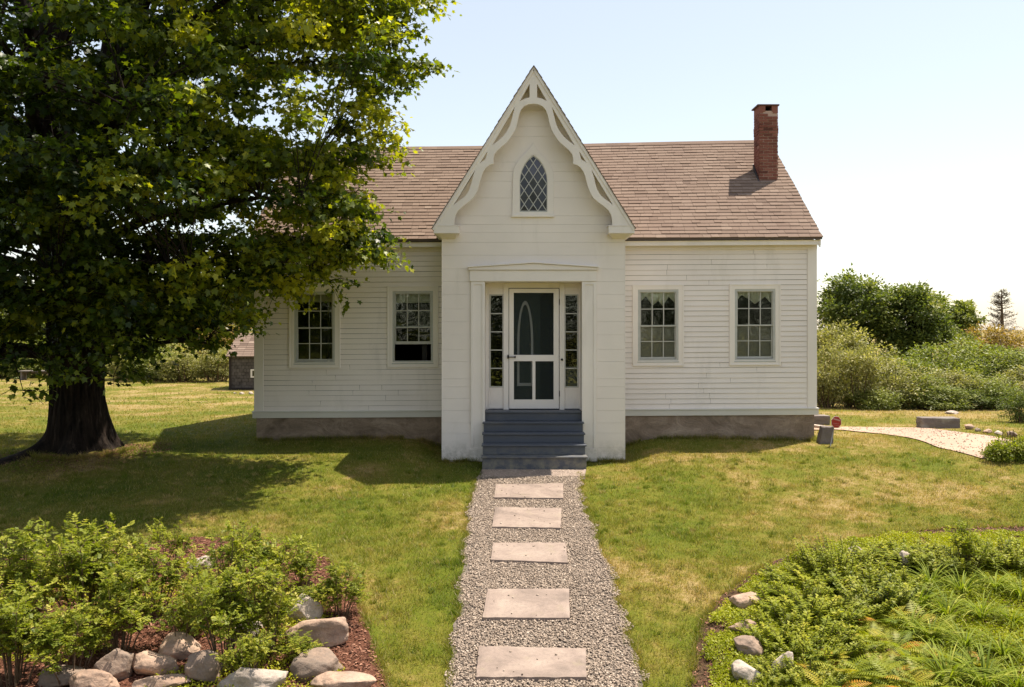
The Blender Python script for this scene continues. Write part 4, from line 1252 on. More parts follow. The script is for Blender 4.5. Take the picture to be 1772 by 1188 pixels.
for k, (px, py, w_) in enumerate([(418, 682, 9), (434, 682, 10), (406, 681, 6)]):
    p = G(px, py); s = p.y / FPX
    boulder("edge_stone", (p.x, min(p.y, YS - .3), 0), (w_ * s, w_ * s, w_ * s * .7), 80 + k, BOULD[2], 0, label=["pale round stone at the foot of the grey shed, left of the largest", "largest pale stone at the foot of the grey shed", "smallest pale stone by the shed corner"][k], group="stones by the shed")
# low dark timber bench far left, seen beside the trunk
p = G(60, 657); s = p.y / FPX
bn = empty("plank_bench", p, "low dark plank bench on the far lawn beside the big maple trunk", "bench")
q = MB(); q.box(p.x - .7, p.x + .9, p.y - .25, p.y + .25, p.z + .42, p.z + .48); q.build("seat", BLOCK, bn)
q = MB(); q.box(p.x - .7, p.x + .9, p.y + .26, p.y + .30, p.z + .30, p.z + .41); q.build("backrest", BLOCK, bn)
for a in (-.6, .78):
    q = MB(); q.box(p.x + a, p.x + a + .08, p.y - .22, p.y + .22, p.z - .1, p.z + .418); q.build("leg", BLOCK, bn)

# ------------------------------------------------------------------ foliage tools
DIA = (np.array([(0, 0, 0), (.30, .42, .07), (0, 1, -.04), (-.30, .42, .07)], float), np.array([(0, 1, 2), (0, 2, 3)]))
MAP = (np.array([(0, 0, 0), (.42, .04, .05), (.30, .27, .02), (.56, .60, .02), (.25, .60, .01), (0, 1, -.10),
                 (-.42, .04, .05), (-.30, .27, .02), (-.56, .60, .02), (-.25, .60, .01)], float),
       np.array([(0, 1, 2), (0, 2, 4), (2, 3, 4), (0, 4, 5), (0, 7, 6), (0, 9, 7), (7, 9, 8), (0, 5, 9)]))
def norm(a): return a / np.maximum(np.linalg.norm(a, axis=1, keepdims=True), 1e-9)
def leaves(P, Fw, Up, S, tpl):
    """leaf blades at P, tip towards Fw, face towards Up"""
    T, F = tpl
    f = norm(Fw); r = norm(np.cross(f, Up)); u = np.cross(r, f)
    S = np.asarray(S)[:, None, None]
    V_ = P[:, None, :] + S * (T[None, :, 0:1] * r[:, None, :] + T[None, :, 1:2] * f[:, None, :] + T[None, :, 2:3] * u[:, None, :])
    n, k = len(P), len(T)
    FF = (F[None] + (np.arange(n) * k)[:, None, None]).reshape(-1, F.shape[1])
    return V_.reshape(-1, 3), FF
def rg(seed): return np.random.default_rng(seed)

# ------------------------------------------------------------------ the big maple
TX, TY = -8.28, 16.2
def bez(a, b, lift, n=6):
    a = Vector(a); b = Vector(b); m = a.lerp(b, .5) + Vector((0, 0, lift))
    return [a * (1 - t_) ** 2 + m * 2 * t_ * (1 - t_) + b * t_ * t_ for t_ in [i / (n - 1) for i in range(n)]]

def make_maple():
    r_ = rg(11); rp = random.Random(4)
    root = empty("maple_tree", (TX, TY, g(TX, TY)), "huge maple with dark furrowed trunk and spreading crown left of the cottage", "tree")
    # trunk with root flares
    z0 = g(TX, TY) - .25
    n, m = 144, 80; vs = []; fs = []
    flare = [(-2.35, 2.3, .22), (-1.3, .8, .35), (-.35, .75, .33), (.55, .6, .4), (1.6, .6, .4), (2.6, .7, .4), (-2.9, .9, .3)]
    H = 5.2
    for j in range(m + 1):
        t_ = j / m; z = H * t_ ** 1.5
        base = .435 - .015 * z + .07 * math.exp(-z * 1.3)
        if z > 2.4: base += .06 * (z - 2.4)
        for i in range(n):
            a = 2 * math.pi * i / n
            r = base * (1 + .05 * math.sin(3 * a + 1) + .04 * math.sin(5 * a + z * .4))
            for fa, ln, wd in flare:
                d = (a - fa + math.pi) % (2 * math.pi) - math.pi
                r += ln * math.exp(-(d / wd) ** 2) * math.exp(-max(0, z - .0) / (.17 if ln > 1 else .23))
            fur = abs(math.sin(a * 17 + 1.5 * noise.noise(Vector((math.cos(a) * 2, math.sin(a) * 2, z * .7))) * 3))
            r += .045 * fur ** .7 + .06 * noise.noise(Vector((math.cos(a) * 2.2, math.sin(a) * 2.2, z * 1.1)))
            cx = TX - .05 - .05 * z; x, y = cx + r * math.cos(a), TY + r * math.sin(a)
            zz = z + z0
            vs.append((x, y, max(zz, g(x, y) - .25 + z * .9)))
    for j in range(m):
        for i in range(n):
            i2 = (i + 1) % n; fs.append((j * n + i, j * n + i2, (j + 1) * n + i2, (j + 1) * n + i))
    mb = MB(); mb.add(vs, fs, .5, True)
    # leaders
    top = Vector((TX - .3, TY, z0 + H - .4))
    leads = []
    for (dx, dy, dz, r0) in ((-.9, .2, 11, .42), (2.2, .3, 8.5, .34), (-.6, -1.8, 7.5, .28), (1.0, 1.6, 9, .28), (-3.2, .2, 7.5, .27)):
        st_ = top + Vector((dx * .06, dy * .06, -.6)); e = top + Vector((dx, dy, dz))
        pts = bez(st_, e, -.6 if abs(dx) < 1.5 else -1.0, 9)
        pts = [p + Vector((noise.noise(p * .7) * .15, noise.noise(p * .7 + Vector((5, 0, 0))) * .15, 0)) for p in pts]
        rr = [r0 * (1 - .85 * k / 8) for k in range(9)]
        mb.tube(pts, rr, 12); leads.append((pts, rr))
    mb.build("trunk", BARK, root)
    # crown lobes: centre, radii, number of sprays, leaves per spray, leaf size
    lobes = [((-7.3, 15.5, 11.2), (6.0, 5.2, 4.6), 230, 95, .24),
             ((-4.5, 15.2, 7.2), (2.85, 2.9, 2.3), 120, 105, .150),
             ((-3.9, 15.4, 9.4), (2.5, 2.6, 2.0), 60, 100, .155),
             ((-4.7, 14.9, 4.75), (2.15, 1.9, 1.35), 85, 105, .145), ((-4.3, 15.8, 3.85), (1.1, .8, .6), 22, 100, .14), ((-3.0, 15.9, 4.15), (.65, .6, .4), 9, 100, .14), ((-6.1, 14.8, 3.1), (1.5, 1.5, .95), 38, 85, .145), ((-7.9, 14.6, 3.1), (1.5, .8, .9), 26, 90, .145), ((-9.7, 13.4, 3.0), (1.2, .9, .9), 20, 90, .15), 
             ((-8.6, 13.2, 6.4), (3.9, 2.6, 2.6), 150, 100, .150),
             ((-9.2, 13.6, 3.7), (2.9, 2.0, 1.25), 66, 90, .150),
             ((-6.3, 14.2, 3.55), (1.9, 1.6, .95), 40, 90, .145),
             ((-12.4, 15, 5.9), (3.6, 3.4, 3.7), 100, 85, .16), ((-10.6, 13.2, 2.75), (1.3, .8, .8), 16, 85, .15), ((-5.9, 14.2, 2.55), (1.7, 1.0, .65), 15, 40, .14), ((-7.6, 13.0, 1.95), (.8, .3, .3), 5, 35, .14), ((-9.0, 13.6, 2.2), (1.6, .5, .4), 9, 45, .14), ((-6.6, 14.0, 1.9), (.3, .3, .2), 2, 30, .14),
             ((-8.2, 18.4, 7.8), (4.0, 1.8, 3.2), 70, 70, .19),
             ((-6.2, 12.2, 5.4), (2.0, 1.4, 1.3), 40, 90, .145)]
    C = []; 
    for (c, rad, k, nl, sz) in lobes:
        got = []
        tries = 0
        while len(got) < k and tries < 20000:
            tries += 1
            d = r_.normal(size=3); d /= np.linalg.norm(d)
            rr = r_.uniform(.25, 1) ** .45
            p = np.array(c) + d * rr * np.array(rad)
            if p[1] > 17.05 and p[2] < 7.5 and p[0] > -5.8: continue        # keeps off the house
            if p[0] > -5.7 and p[1] > 16.6 and p[2] < 5.2: continue
            if p[2] < 1.6: continue
            
            q = .45 if k < 100 else .58
            if any(np.sum((p - o) ** 2) < q * q for o in got[-60:]): continue
            got.append(p); C.append((p, nl, sz, rr))
    # limbs: groups of sprays fed from one limb
    limbs = []
    pts_all = [c[0] for c in C]
    rp.shuffle(pts_all)
    targets = []
    for p in pts_all:
        if all(np.sum((p - o) ** 2) > 1.9 ** 2 for o in targets): targets.append(p)
    br = MB()
    def nearest(path_list, p, zoff):
        best = None
        for pts, rr in path_list:
            for k, q in enumerate(pts):
                d = (Vector(p) - q).length + (3 * max(0, q.z - p[2] + zoff))
                if best is None or d < best[0]: best = (d, q, rr[k])
        return best
    trunkpath = ([Vector((TX, TY, z)) for z in (1.9, 2.4, 3, 3.6, 4.2)], [.5] * 5)
    for p in targets:
        d, q, r0 = nearest(leads + [trunkpath], p, .5)
        L = (Vector(p) - q).length
        pts = bez(q, p, L * .10, 8)
        pts = [pts[0]] + [a + Vector((noise.noise(a * 1.1), noise.noise(a * 1.1 + Vector((3, 9, 0))), noise.noise(a * 1.1 + Vector((0, 3, 7))))) * .16 for a in pts[1:]]
        r1 = min(r0 * .5, .03 + .016 * L)
        rr = [r1 * (1 - .85 * k / 7) for k in range(8)]
        br.tube(pts, rr, 7); limbs.append((pts, rr))
    Ps = []; Fs = []; Us = []; Ss = []; Ts = []
    for (p, nl, sz, rr_) in C:
        d, q, r0 = nearest(limbs, p, 0)
        pts = bez(q, p, .05 + .1 * d, 5)
        br.tube(pts, [max(.006, min(r0 * .7, .022) * (1 - .2 * k)) for k in range(5)], 5, cap=False)
        out = np.array([p[0] - TX, p[1] - TY, 0]); out /= np.linalg.norm(out) + 1e-6
        sub = 5
        tint0 = r_.normal(.42, .18)
        per = int(nl * 1.4 * r_.uniform(.6, 1.25)) // sub
        for s_ in range(sub):
            dd = out * .6 + r_.normal(size=3) * np.array([.6, .6, .22]); dd /= np.linalg.norm(dd)
            L = r_.uniform(.25, .62)
            b = p + dd * L
            tw = [Vector(p), Vector(p + dd * L * .55 + np.array([0, 0, .03])), Vector(b - np.array([0, 0, .05]))]
            br.tube(tw, [.008, .005, .003], 4, cap=False)
            u = r_.uniform(.1, 1.12, per)[:, None]
            P_ = p + dd * L * u + np.array([0, 0, -.05]) * u ** 2 + r_.normal(size=(per, 3)) * np.array([.12, .12, .055])
            fw = (P_ - p) * .8 + r_.normal(size=(per, 3)) * .45 + np.array([0, 0, -.40])
            up = np.array([0, 0, 1.0]) + r_.normal(size=(per, 3)) * .42
            Ps.append(P_); Fs.append(fw); Us.append(up); Ss.append(sz * .72 * r_.uniform(.55, 1.25, per))
            Ts.append(np.repeat(np.clip(tint0 + r_.normal(size=per) * .13 + .22 * max(-1, min(1, (p[0] + 6.3) / 2.5)) , 0, 1), len(MAP[0])))  # tint lighter on the right, darker on the left: sun and shade painted in
    br.build("branches", BARK, root)
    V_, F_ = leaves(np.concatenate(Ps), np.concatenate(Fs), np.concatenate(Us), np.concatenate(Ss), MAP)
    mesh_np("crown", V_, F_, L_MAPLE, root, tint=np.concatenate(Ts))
    return root
make_maple()

# ------------------------------------------------------------------ generic trees and bushes
def blob_leaves(seed, lobes, nclump, per, size, spread, tpl=DIA, droop=-.1, shell=.4):
    r_ = rg(seed); Ps = []; Fs = []; Us = []; Ss = []; Ts = []; cs = []
    vol = np.array([l[1][0] * l[1][1] * l[1][2] for l in lobes]) ** .7; vol /= vol.sum()
    for _ in range(nclump):
        c, rad = lobes[r_.choice(len(lobes), p=vol)]
        d = r_.normal(size=3); d /= np.linalg.norm(d); rr = r_.uniform(.15, 1) ** shell
        p = np.array(c) + d * rr * np.array(rad) * r_.uniform(.82, 1.22)
        if p[2] < .05: p[2] = r_.uniform(.05, .4)
        cs.append(p)
        P_ = p + r_.normal(size=(per, 3)) * spread * np.array([1, 1, .65])
        Ps.append(P_); Fs.append((P_ - p) + d * spread + r_.normal(size=(per, 3)) * spread * .8 + np.array([0, 0, droop * spread]))
        Us.append(np.array([0, 0, .8]) + d * .7 + r_.normal(size=(per, 3)) * .5)
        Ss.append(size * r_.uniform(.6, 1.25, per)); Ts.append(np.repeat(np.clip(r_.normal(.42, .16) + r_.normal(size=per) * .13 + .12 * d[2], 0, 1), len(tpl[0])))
    V_, F_ = leaves(np.concatenate(Ps), np.concatenate(Fs), np.concatenate(Us), np.concatenate(Ss), tpl)
    return V_, F_, np.concatenate(Ts), cs

def plant(name, seed, H, W, lobes, nclump, per, size, spread, mat, tr, part="foliage", stempart="stem", tpl=DIA, nst=14, shell=.4):
    """prototype at the origin: stems + foliage; H, W only for the stems"""
    root = empty(name, (0, 0, 0))
    V_, F_, T_, cs = blob_leaves(seed, lobes, nclump, per, size, spread, tpl, shell=shell)
    mesh_np(part, V_, F_, mat, root, tint=T_)
    mb = MB(); rr = random.Random(seed)
    if tr:
        pts = [Vector((0, 0, -.3)), Vector((rr.uniform(-.05, .05) * H, 0, H * .3)), Vector((rr.uniform(-.05, .05) * H, 0, H * .8))]
        mb.tube(pts, [tr, tr * .7, tr * .15], 9)
        for c in rr.sample(cs, min(nst, len(cs))):
            q = pts[0].lerp(pts[2], min(.85, max(.2, c[2] / H * .7))); mb.tube(bez(q, c, .1, 4), [tr * .35, tr * .25, tr * .15, tr * .06], 5)
    else:
        for c in rr.sample(cs, min(nst, len(cs))):
            b = Vector((c[0] * .35 + rr.uniform(-.1, .1) * W, c[1] * .35, -.05)); mb.tube(bez(b, c, .1, 4), [.022 * W ** .5, .016 * W ** .5, .010, .005], 5)
    mb.build(stempart, BARK if tr else TWIG, root)
    return root

def place(proto, loc, rot, scale, label, cat, group, used=set()):
    first = proto.name not in used
    if first: used.add(proto.name); o = proto
    else:
        o = proto.copy(); COL.objects.link(o)
        for c_ in list(proto.children):
            d = c_.copy(); COL.objects.link(d); d.parent = o; d.matrix_parent_inverse = Matrix.Identity(4)
    if first:
        for c_ in o.children: c_.matrix_parent_inverse = Matrix.Identity(4)
    o.location = loc; o.rotation_euler = (0, 0, rot); o.scale = scale if hasattr(scale, '__len__') else (scale,) * 3
    tag(o, label, cat, group)
    return o

# background bushes, prototypes about 2.4 m tall and 2.6 m wide
def bushlobes(seed, n=7):
    rr = random.Random(seed); L = [((0, 0, .9), (.95, .8, .95))]
    for _ in range(n):
        a = rr.uniform(0, 6.28); r = rr.uniform(.3, .85); h = rr.uniform(.5, 1.75)
        L.append(((r * math.cos(a), r * math.sin(a) * .8, h), (rr.uniform(.3, .6), rr.uniform(.3, .6), rr.uniform(.35, .6))))
    return L
protos = {}
for key, mat, sd_ in (("olive", L_OLIVE, 101), ("mid", L_MID, 102), ("rust", L_RUST, 103), ("dark", L_DARK, 104), ("olive2", L_OLIVE, 105), ("mid2", L_MID, 106)):
    protos[key] = plant("bush", sd_, 2.2, 1.2, bushlobes(sd_), 210, 32, .085, .11, mat, 0, nst=40)
def bush(key, px, wpx, pyt, Y, label, rot=None, group="bushes beyond the driveway", base=None):
    x = U(px, Y); z = g(x, Y) - .1
    H = V(pyt, Y) - z; W = wpx * Y / FPX
    place(protos[key], (x, Y, z), rnd.uniform(0, 6.28), (W / 2.3, W / 2.3, H / 2.15), label, "bush", group)
RB = [("olive", 1428, 110, 588, 25.6, "pale olive bush right against the cottage's right corner"),
      ("olive2", 1480, 120, 600, 25.8, "pale yellowish bush just right of the red sign, second from the cottage"),
      ("olive", 1545, 125, 620, 25.9, "pale bush left of the long granite block, third from the cottage"),
      ("mid2", 1605, 110, 640, 25.6, "green bush standing right behind the long granite block"),
      ("olive2", 1655, 110, 640, 26.2, "pale green bush beyond the right end of the granite block"),
      ("mid", 1712, 110, 640, 25.7, "mid green bush beyond the small driveway stones"),
      ("olive", 1768, 110, 632, 26.3, "pale bush at the right edge behind the driveway"),
      ("mid", 1512, 110, 664, 25.2, "small green bush low in front of the pale ones"),
      ("mid2", 1628, 120, 660, 25.2, "small green bush low behind the granite block"),
      ("dark", 1700, 110, 668, 25.3, "small dark bush low near the right end of the hedge row"),
      ("olive2", 1420, 140, 560, 29.5, "tall pale bush behind the corner bush, under the round dark tree"),
      ("olive", 1490, 150, 575, 29, "tall pale bush under the left half of the dark trees"),
      ("mid", 1560, 150, 598, 29, "mid green bush under the right half of the dark trees"),
      ("mid2", 1625, 150, 578, 30, "leafy green bush right of the dark trees"),
      ("mid", 1690, 170, 566, 32, "broad green bush in front of the brownish ones"),
      ("rust", 1712, 130, 556, 37, "brownish green bush just below the grey conifer"),
      ("rust", 1775, 150, 560, 36, "brownish bush at the right edge of the picture"),
      ("mid2", 1750, 160, 588, 30, "green bush at the right edge between pale and brownish ones"),
      ("mid", 1655, 90, 545, 36, "green bush just left of the brownish ones, standing high")]
for k, px, w_, t_, Y, lb in RB: bush(k, px, w_, t_, Y, lb)
bush("dark", 1768, 74, 668, 20.4, "dark dense bush at the right edge beyond the driveway stones", group=None)
LB = [("olive", 318, 120, 596, 41, "pale silvery bush on the far lawn between maple trunk and shed"),
      ("olive2", 372, 90, 600, 41, "pale bush beside the left wall of the shed"),
      ("mid", 262, 110, 590, 42, "green bush right of the maple trunk on the far lawn"),
      ("olive", 220, 90, 604, 43, "pale low bush just right of the maple trunk"),
      ("rust", 365, 130, 556, 47, "rust coloured bush behind the pale ones left of the shed"),
      ("rust", 425, 100, 575, 46, "rust coloured bush above the shed roof"),
      ("mid2", 290, 150, 560, 50, "tall green bush far behind the pale silvery one"),
      ("mid", 50, 130, 590, 45, "green bush on the far lawn left of the maple trunk"),
      ("olive2", -10, 130, 585, 45, "pale bush at the left edge of the far lawn"),
      ("olive", 108, 120, 590, 46, "pale bush behind the maple trunk"),
      ("mid2", 170, 150, 570, 50, "tall green bush behind the maple trunk"),
      ("mid", 30, 170, 575, 52, "tall green bush far back at the left edge")]
for k, px, w_, t_, Y, lb in LB: bush(k, px, w_, t_, Y, lb, group="bushes beyond the far lawn")

def crown(seed, n, R0, H0):
    rr = random.Random(seed); L = [((0, 0, H0), (R0 * .7, R0 * .7, R0 * .75))]
    for _ in range(n):
        a = rr.uniform(0, 6.28); e = rr.uniform(-.9, 1.4)
        L.append(((R0 * .62 * math.cos(a) * math.cos(e), R0 * .62 * math.sin(a) * math.cos(e), H0 + R0 * .68 * math.sin(e)), (R0 * rr.uniform(.28, .42),) * 2 + (R0 * rr.uniform(.25, .38),)))
    return L
def tree(seed, px, pyc, rpx, Y, mat, label, group, size=.15, nc=330, per=44):
    x = U(px, Y); z = g(x, Y); R0 = rpx * Y / FPX; hc = V(pyc, Y) - z
    o = plant("tree", seed, hc + R0 * .6, R0, crown(seed, 16, R0, hc), nc, per, size, R0 * .085, mat, R0 * .07 + .05, "crown", "trunk", nst=26)
    o.location = (x, Y, z)
    for c_ in o.children: c_.matrix_parent_inverse = Matrix.Identity(4)
    return tag(o, label, "tree", group)
TG = "trees beyond the bushes"
tree(201, 1490, 545, 80, 37, L_DARK, "round dark green tree nearest the cottage's right corner", TG, nc=420)
tree(202, 1578, 562, 70, 36, L_DARK, "dark green tree with a pointed top, right neighbour of the round one", TG, nc=380)
tree(203, 1662, 562, 42, 42, L_MID, "small light green tree with loose top left of the grey conifer", TG, nc=190)
tree(205, 1610, 545, 40, 44, L_MID, "small green tree peeping out between dark tree and light tree", TG, nc=150)
TG2 = "trees beyond the far lawn"
tree(211, 250, 545, 62, 56, L_MID, "light green tree behind the far lawn right of the maple trunk", TG2, .26, 260)
tree(212, 345, 530, 50, 58, L_OLIVE, "pale green tree far back above the rust coloured bushes", TG2, .26, 220)
tree(213, 425, 520, 58, 54, L_DARK, "dark tree above the shed, beside the cottage's left corner", TG2, .24, 260)
tree(214, 90, 560, 60, 58, L_MID, "green tree far back behind the maple trunk", TG2, .26, 240)
tree(215, -20, 540, 70, 56, L_MID, "green tree far back at the left edge", TG2, .26, 240)
# grey, almost bare conifer
Yc = 46; xc_ = U(1733, Yc); zc_ = g(xc_, Yc)
cf = empty("conifer_tree", (xc_, Yc, zc_), "sparse grey half-dead conifer against the white sky at the far right", "tree")
Hc_ = V(500, Yc) - zc_; mb = MB(); mb.tube([(xc_, Yc, zc_ - .2), (xc_ + .05, Yc, zc_ + Hc_ * .6), (xc_, Yc, zc_ + Hc_)], [.14, .08, .015], 8)
r_ = rg(5); P_ = []; D_ = []
for k in range(150):
    h = r_.uniform(.22, .985); a = r_.uniform(0, 6.28); L = (1 - h) ** .6 * 1.35 * r_.uniform(.6, 1.1) + .08
    b = Vector((xc_, Yc, zc_ + Hc_ * h)); e = b + Vector((math.cos(a) * L, math.sin(a) * L, L * .25)); mb.tube([b, b.lerp(e, .5) - Vector((0, 0, .04)), e], [.018, .011, .005], 4)
    for t_ in np.linspace(.25, 1, 13):
        P_.append(np.array(b.lerp(e, t_)) + r_.normal(size=3) * .02); D_.append(np.array([math.cos(a), math.sin(a), .2]) * .5 + r_.normal(size=3) * .6)
mb.build("trunk", TWIG, cf)
V_, F_ = leaves(np.array(P_), np.array(D_), r_.normal(size=(len(P_), 3)), np.full(len(P_), .16), (DIA[0] * np.array([.25, 1, 1]), DIA[1]))
mesh_np("crown", V_, F_, L_GREY, cf, tint=r_.uniform(0, 1, len(V_)))

# bush beside the driveway, bottom right
gb = plant("bush", 301, .7, .6, [((0, 0, .25), (.5, .4, .26)), ((.3, 0, .3), (.35, .3, .25)), ((-.35, 0, .2), (.3, .3, .2))], 240, 26, .055, .05, L_ROSE, 0, nst=30)
p = G(1738, 800)
place(gb, (p.x + .22, p.y + .15, p.z), .2, (.78, .75, .82), "low bright green bush with dry stalks between lawn and sandy driveway", "bush", None)
for k in range(14):
    mb = MB(); a = Vector((rnd.uniform(-.4, .5), rnd.uniform(-.1, .2), .3)); mb.tube([a, a + Vector((rnd.uniform(-.03, .03), 0, rnd.uniform(.25, .42)))], [.005, .008], 5)
    o = mb.build("dry_stalk", TWIG); o.parent = gb
# far woods closing the view beyond the fields
lob = []
rr = random.Random(55)
for k in range(30):
    x = -70 + 95 * k / 29; y = 82 + rr.uniform(0, 10); h = 2.9 + 1.8 * rr.random() + (2.4 if x < -12 else 0)
    lob.append(((x, y, h * .4 - .3), (rr.uniform(3, 4.4), 3, h * .6)))
V_, F_, T_, _ = blob_leaves(56, lob, 2300, 24, .34, .6)
tag(mesh_np("woodland", V_, F_, L_MID, tint=T_), "low belt of woods on the horizon far behind the cottage", "woodland", None, "stuff")
# woodland behind the viewer, mirrored in the window panes
lob = []
rr = random.Random(77)
for k in range(34):
    x = -42 + 84 * k / 33; y = -24 - rr.uniform(0, 7); h = rr.uniform(7.5, 13.0)
    lob.append(((x, y, h * .45), (rr.uniform(2.4, 3.6), 2.6, h * .52)))
V_, F_, T_, _ = blob_leaves(78, lob, 3400, 22, .42, .5)
V_[:, 2] += -1.5
tag(mesh_np("woodland", V_, F_, L_WOOD, tint=T_), "belt of trees opposite the cottage, mirrored in its window panes", "woodland", None, "stuff")

# ------------------------------------------------------------------ garden shrubs (wild roses) in the left bed
def rose(seed, nst=13, dense=1.0, lsz=.033, mat=None):
    """unit shrub, about 1 high and 1.1 wide, placed at origin"""
    r_ = rg(seed); mb = MB(); P_ = []; F_ = []; U_ = []; S_ = []; T_ = []
    for s_ in range(nst):
        a = r_.uniform(0, 6.28); rad = r_.uniform(.08, .52) * r_.uniform(.6, 1); h = r_.uniform(.55, 1.0) * (1 - .35 * rad)
        b = np.array([math.cos(a) * rad * .3, math.sin(a) * rad * .3, -.03]); e = np.array([math.cos(a) * rad, math.sin(a) * rad, h])
        mid = (b + e) / 2 + np.array([-math.cos(a), -math.sin(a), 0]) * rad * .15
        pts = [Vector(b * (1 - t_) ** 2 + mid * 2 * t_ * (1 - t_) + e * t_ * t_) for t_ in (0, .25, .5, .75, 1)]
        mb.tube(pts, [.009, .008, .006, .004, .002], 5, cap=False)
        tb = r_.normal(.45, .12)
        for k in range(int(13 * dense)):
            t_ = r_.uniform(.35, 1) ** .7
            q = np.array(b * (1 - t_) ** 2 + mid * 2 * t_ * (1 - t_) + e * t_ * t_)
            d = r_.normal(size=3); d[2] = abs(d[2]) * .6 + .15; d /= np.linalg.norm(d); L = r_.uniform(.06, .20)
            mb.tube([Vector(q), Vector(q + d * L)], [.003, .0015], 3, cap=False)
            for c_ in range(5):
                o = q + d * L * (c_ + 1) / 5; dv = d * .6 + r_.normal(size=3) * .7 + np.array([0, 0, .12]); dv /= np.linalg.norm(dv)
                side = np.cross(dv, [0, 0, 1]); side /= np.linalg.norm(side) + 1e-6
                up = np.array([0, 0, 1]) + r_.normal(size=3) * .55
                rl = lsz * 2.2 * r_.uniform(.7, 1.2); tt = np.clip(tb + r_.normal() * .16 + .18 * (q[2] - .5), 0, 1)
                for (u, sd_) in ((.25, 1), (.25, -1), (.6, 1), (.6, -1), (.9, 1), (.9, -1), (1.0, 0)):
                    P_.append(o + dv * rl * u + np.array([0, 0, -.012 * u])); F_.append(dv * (.45 if sd_ else 1) + side * sd_ * .9 + np.array([0, 0, -.1])); U_.append(up); S_.append(lsz * r_.uniform(.75, 1.15)); T_ += [tt] * 4
    root = empty("rose_shrub", (0, 0, 0))
    mb.build("stem", TWIG, root)
    V_, FF = leaves(np.array(P_), np.array(F_), np.array(U_), np.array(S_), (DIA[0] * np.array([1.25, 1, 1]), DIA[1]))
    mesh_np("foliage", V_, FF, mat or L_ROSE, root, tint=np.array(T_))
    return root
rp_ = [rose(401, 15, .85), rose(402, 13, .9), rose(403, 17, .85), rose(404, 10, .6)]
RS = [(38, 1085, 158, 190, 0, "leafy rose shrub at the left edge, in the upper row"), (150, 1082, 172, 200, 2, "tallest rose shrub of the left bed, its tips against the shaded lawn"),
      (258, 1075, 150, 170, 1, "dense rose shrub in the middle of the left bed's back row"), (298, 985, 96, 90, 3, "thin upright rose shrub with a tall tip by the pale flat stone"),
      (395, 1040, 150, 150, 3, "twiggy rose shrub with bare brown tips right of the pale flat stone"), (470, 1052, 130, 150, 1, "loose rose shrub near the bed's right edge"),
      (25, 1185, 170, 190, 2, "rose shrub in the bottom left corner"), (122, 1180, 150, 180, 1, "rose shrub behind the dark flat boulder at the bottom left"),
      (205, 1130, 140, 170, 0, "rose shrub left of the bare stemmed one"), (315, 1130, 135, 150, 3, "bare stemmed rose shrub above the pale brown boulder"),
      (395, 1150, 165, 165, 2, "bushy rose shrub left of the orange flag"), (462, 1135, 140, 150, 0, "bushy rose shrub right behind the orange flag"),
      (527, 1020, 86, 100, 1, "small rose shrub above the white boulder"), (588, 1068, 88, 112, 0, "compact rose shrub at the right tip of the bed"),
      (428, 1180, 90, 110, 1, "low rose shrub between the dark and the pale grey boulder"), (520, 1150, 48, 100, 0, "lowest rose shrub spreading over the mottled boulder"),
      (90, 1020, 90, 130, 3, "sparse rose shrub peeping out behind the back row at the left"), (352, 1085, 110, 120, 1, "rose shrub behind the one with the orange flag"),
      (205, 1010, 96, 130, 1, "low rose shrub behind the tallest one, against the shaded lawn"), (540, 1062, 66, 96, 3, "small rose shrub between the white boulder and the compact one"), (430, 1000, 84, 120, 0, "rose shrub at the back edge right of the pale flat stone")]
for k, (px, py, h_, w_, pi_, lb) in enumerate(RS):
    p = G(px, py); s = p.y / FPX
    place(rp_[pi_], (p.x, p.y, p.z), k * 1.3, (w_ * s / 1.0, w_ * s / 1.0, h_ * s / .92), lb, "shrub", "rose shrubs in the left bed")

# ------------------------------------------------------------------ right bed
def herb(seed, nst, lsz, mat):
    """a clump of upright leafy stems, about 1 high and 1 wide"""
    r_ = rg(seed); mb = MB(); P_ = []; F_ = []; U_ = []; S_ = []; T_ = []
    for s_ in range(nst):
        a = r_.uniform(0, 6.28); rad = .5 * r_.uniform(0, 1) ** .6; h = r_.uniform(.5, 1.05) * (1 - .3 * rad)
        b = np.array([math.cos(a) * rad * .8, math.sin(a) * rad * .8, -.02]); e = b + np.array([math.cos(a) * .18, math.sin(a) * .18, h]) + r_.normal(size=3) * np.array([.05, .05, 0])
        mb.tube([Vector(b), Vector((b + e) / 2 + np.array([0, 0, .05])), Vector(e)], [.006, .005, .002], 4, cap=False)
        tb = r_.normal(.45, .15); nl = int(h * 15)
        for k in range(nl):
            t_ = .2 + .8 * (k + r_.uniform(0, .6)) / nl; q = b + (e - b) * t_
            for j in range(3):
                az = k * 2.4 + j * 2.09 + r_.normal() * .3; d = np.array([math.cos(az), math.sin(az), .35 + .5 * t_ + r_.normal() * .25])
                P_.append(q); F_.append(d); U_.append(np.array([0, 0, 1.0]) + r_.normal(size=3) * .35); S_.append(lsz * (1.25 - .65 * t_) * r_.uniform(.7, 1.2)); T_ += [np.clip(tb + .25 * (t_ - .5) + r_.normal() * .1, 0, 1)] * 4
    root = empty("garden_shrub", (0, 0, 0)); mb.build("stem", TWIG, root)
    V_, FF = leaves(np.array(P_), np.array(F_), np.array(U_), np.array(S_), (DIA[0] * np.array([.8, 1, 1]), DIA[1]))
    mesh_np("foliage", V_, FF, mat, root, tint=np.array(T_)); return root
sp_ = [herb(431, 62, .105, L_BED), herb(432, 85, .075, L_BED), herb(433, 52, .12, L_ROSE), rose(423, 17, .7, .031, L_BED)]
sp_[3].name = "garden_shrub"
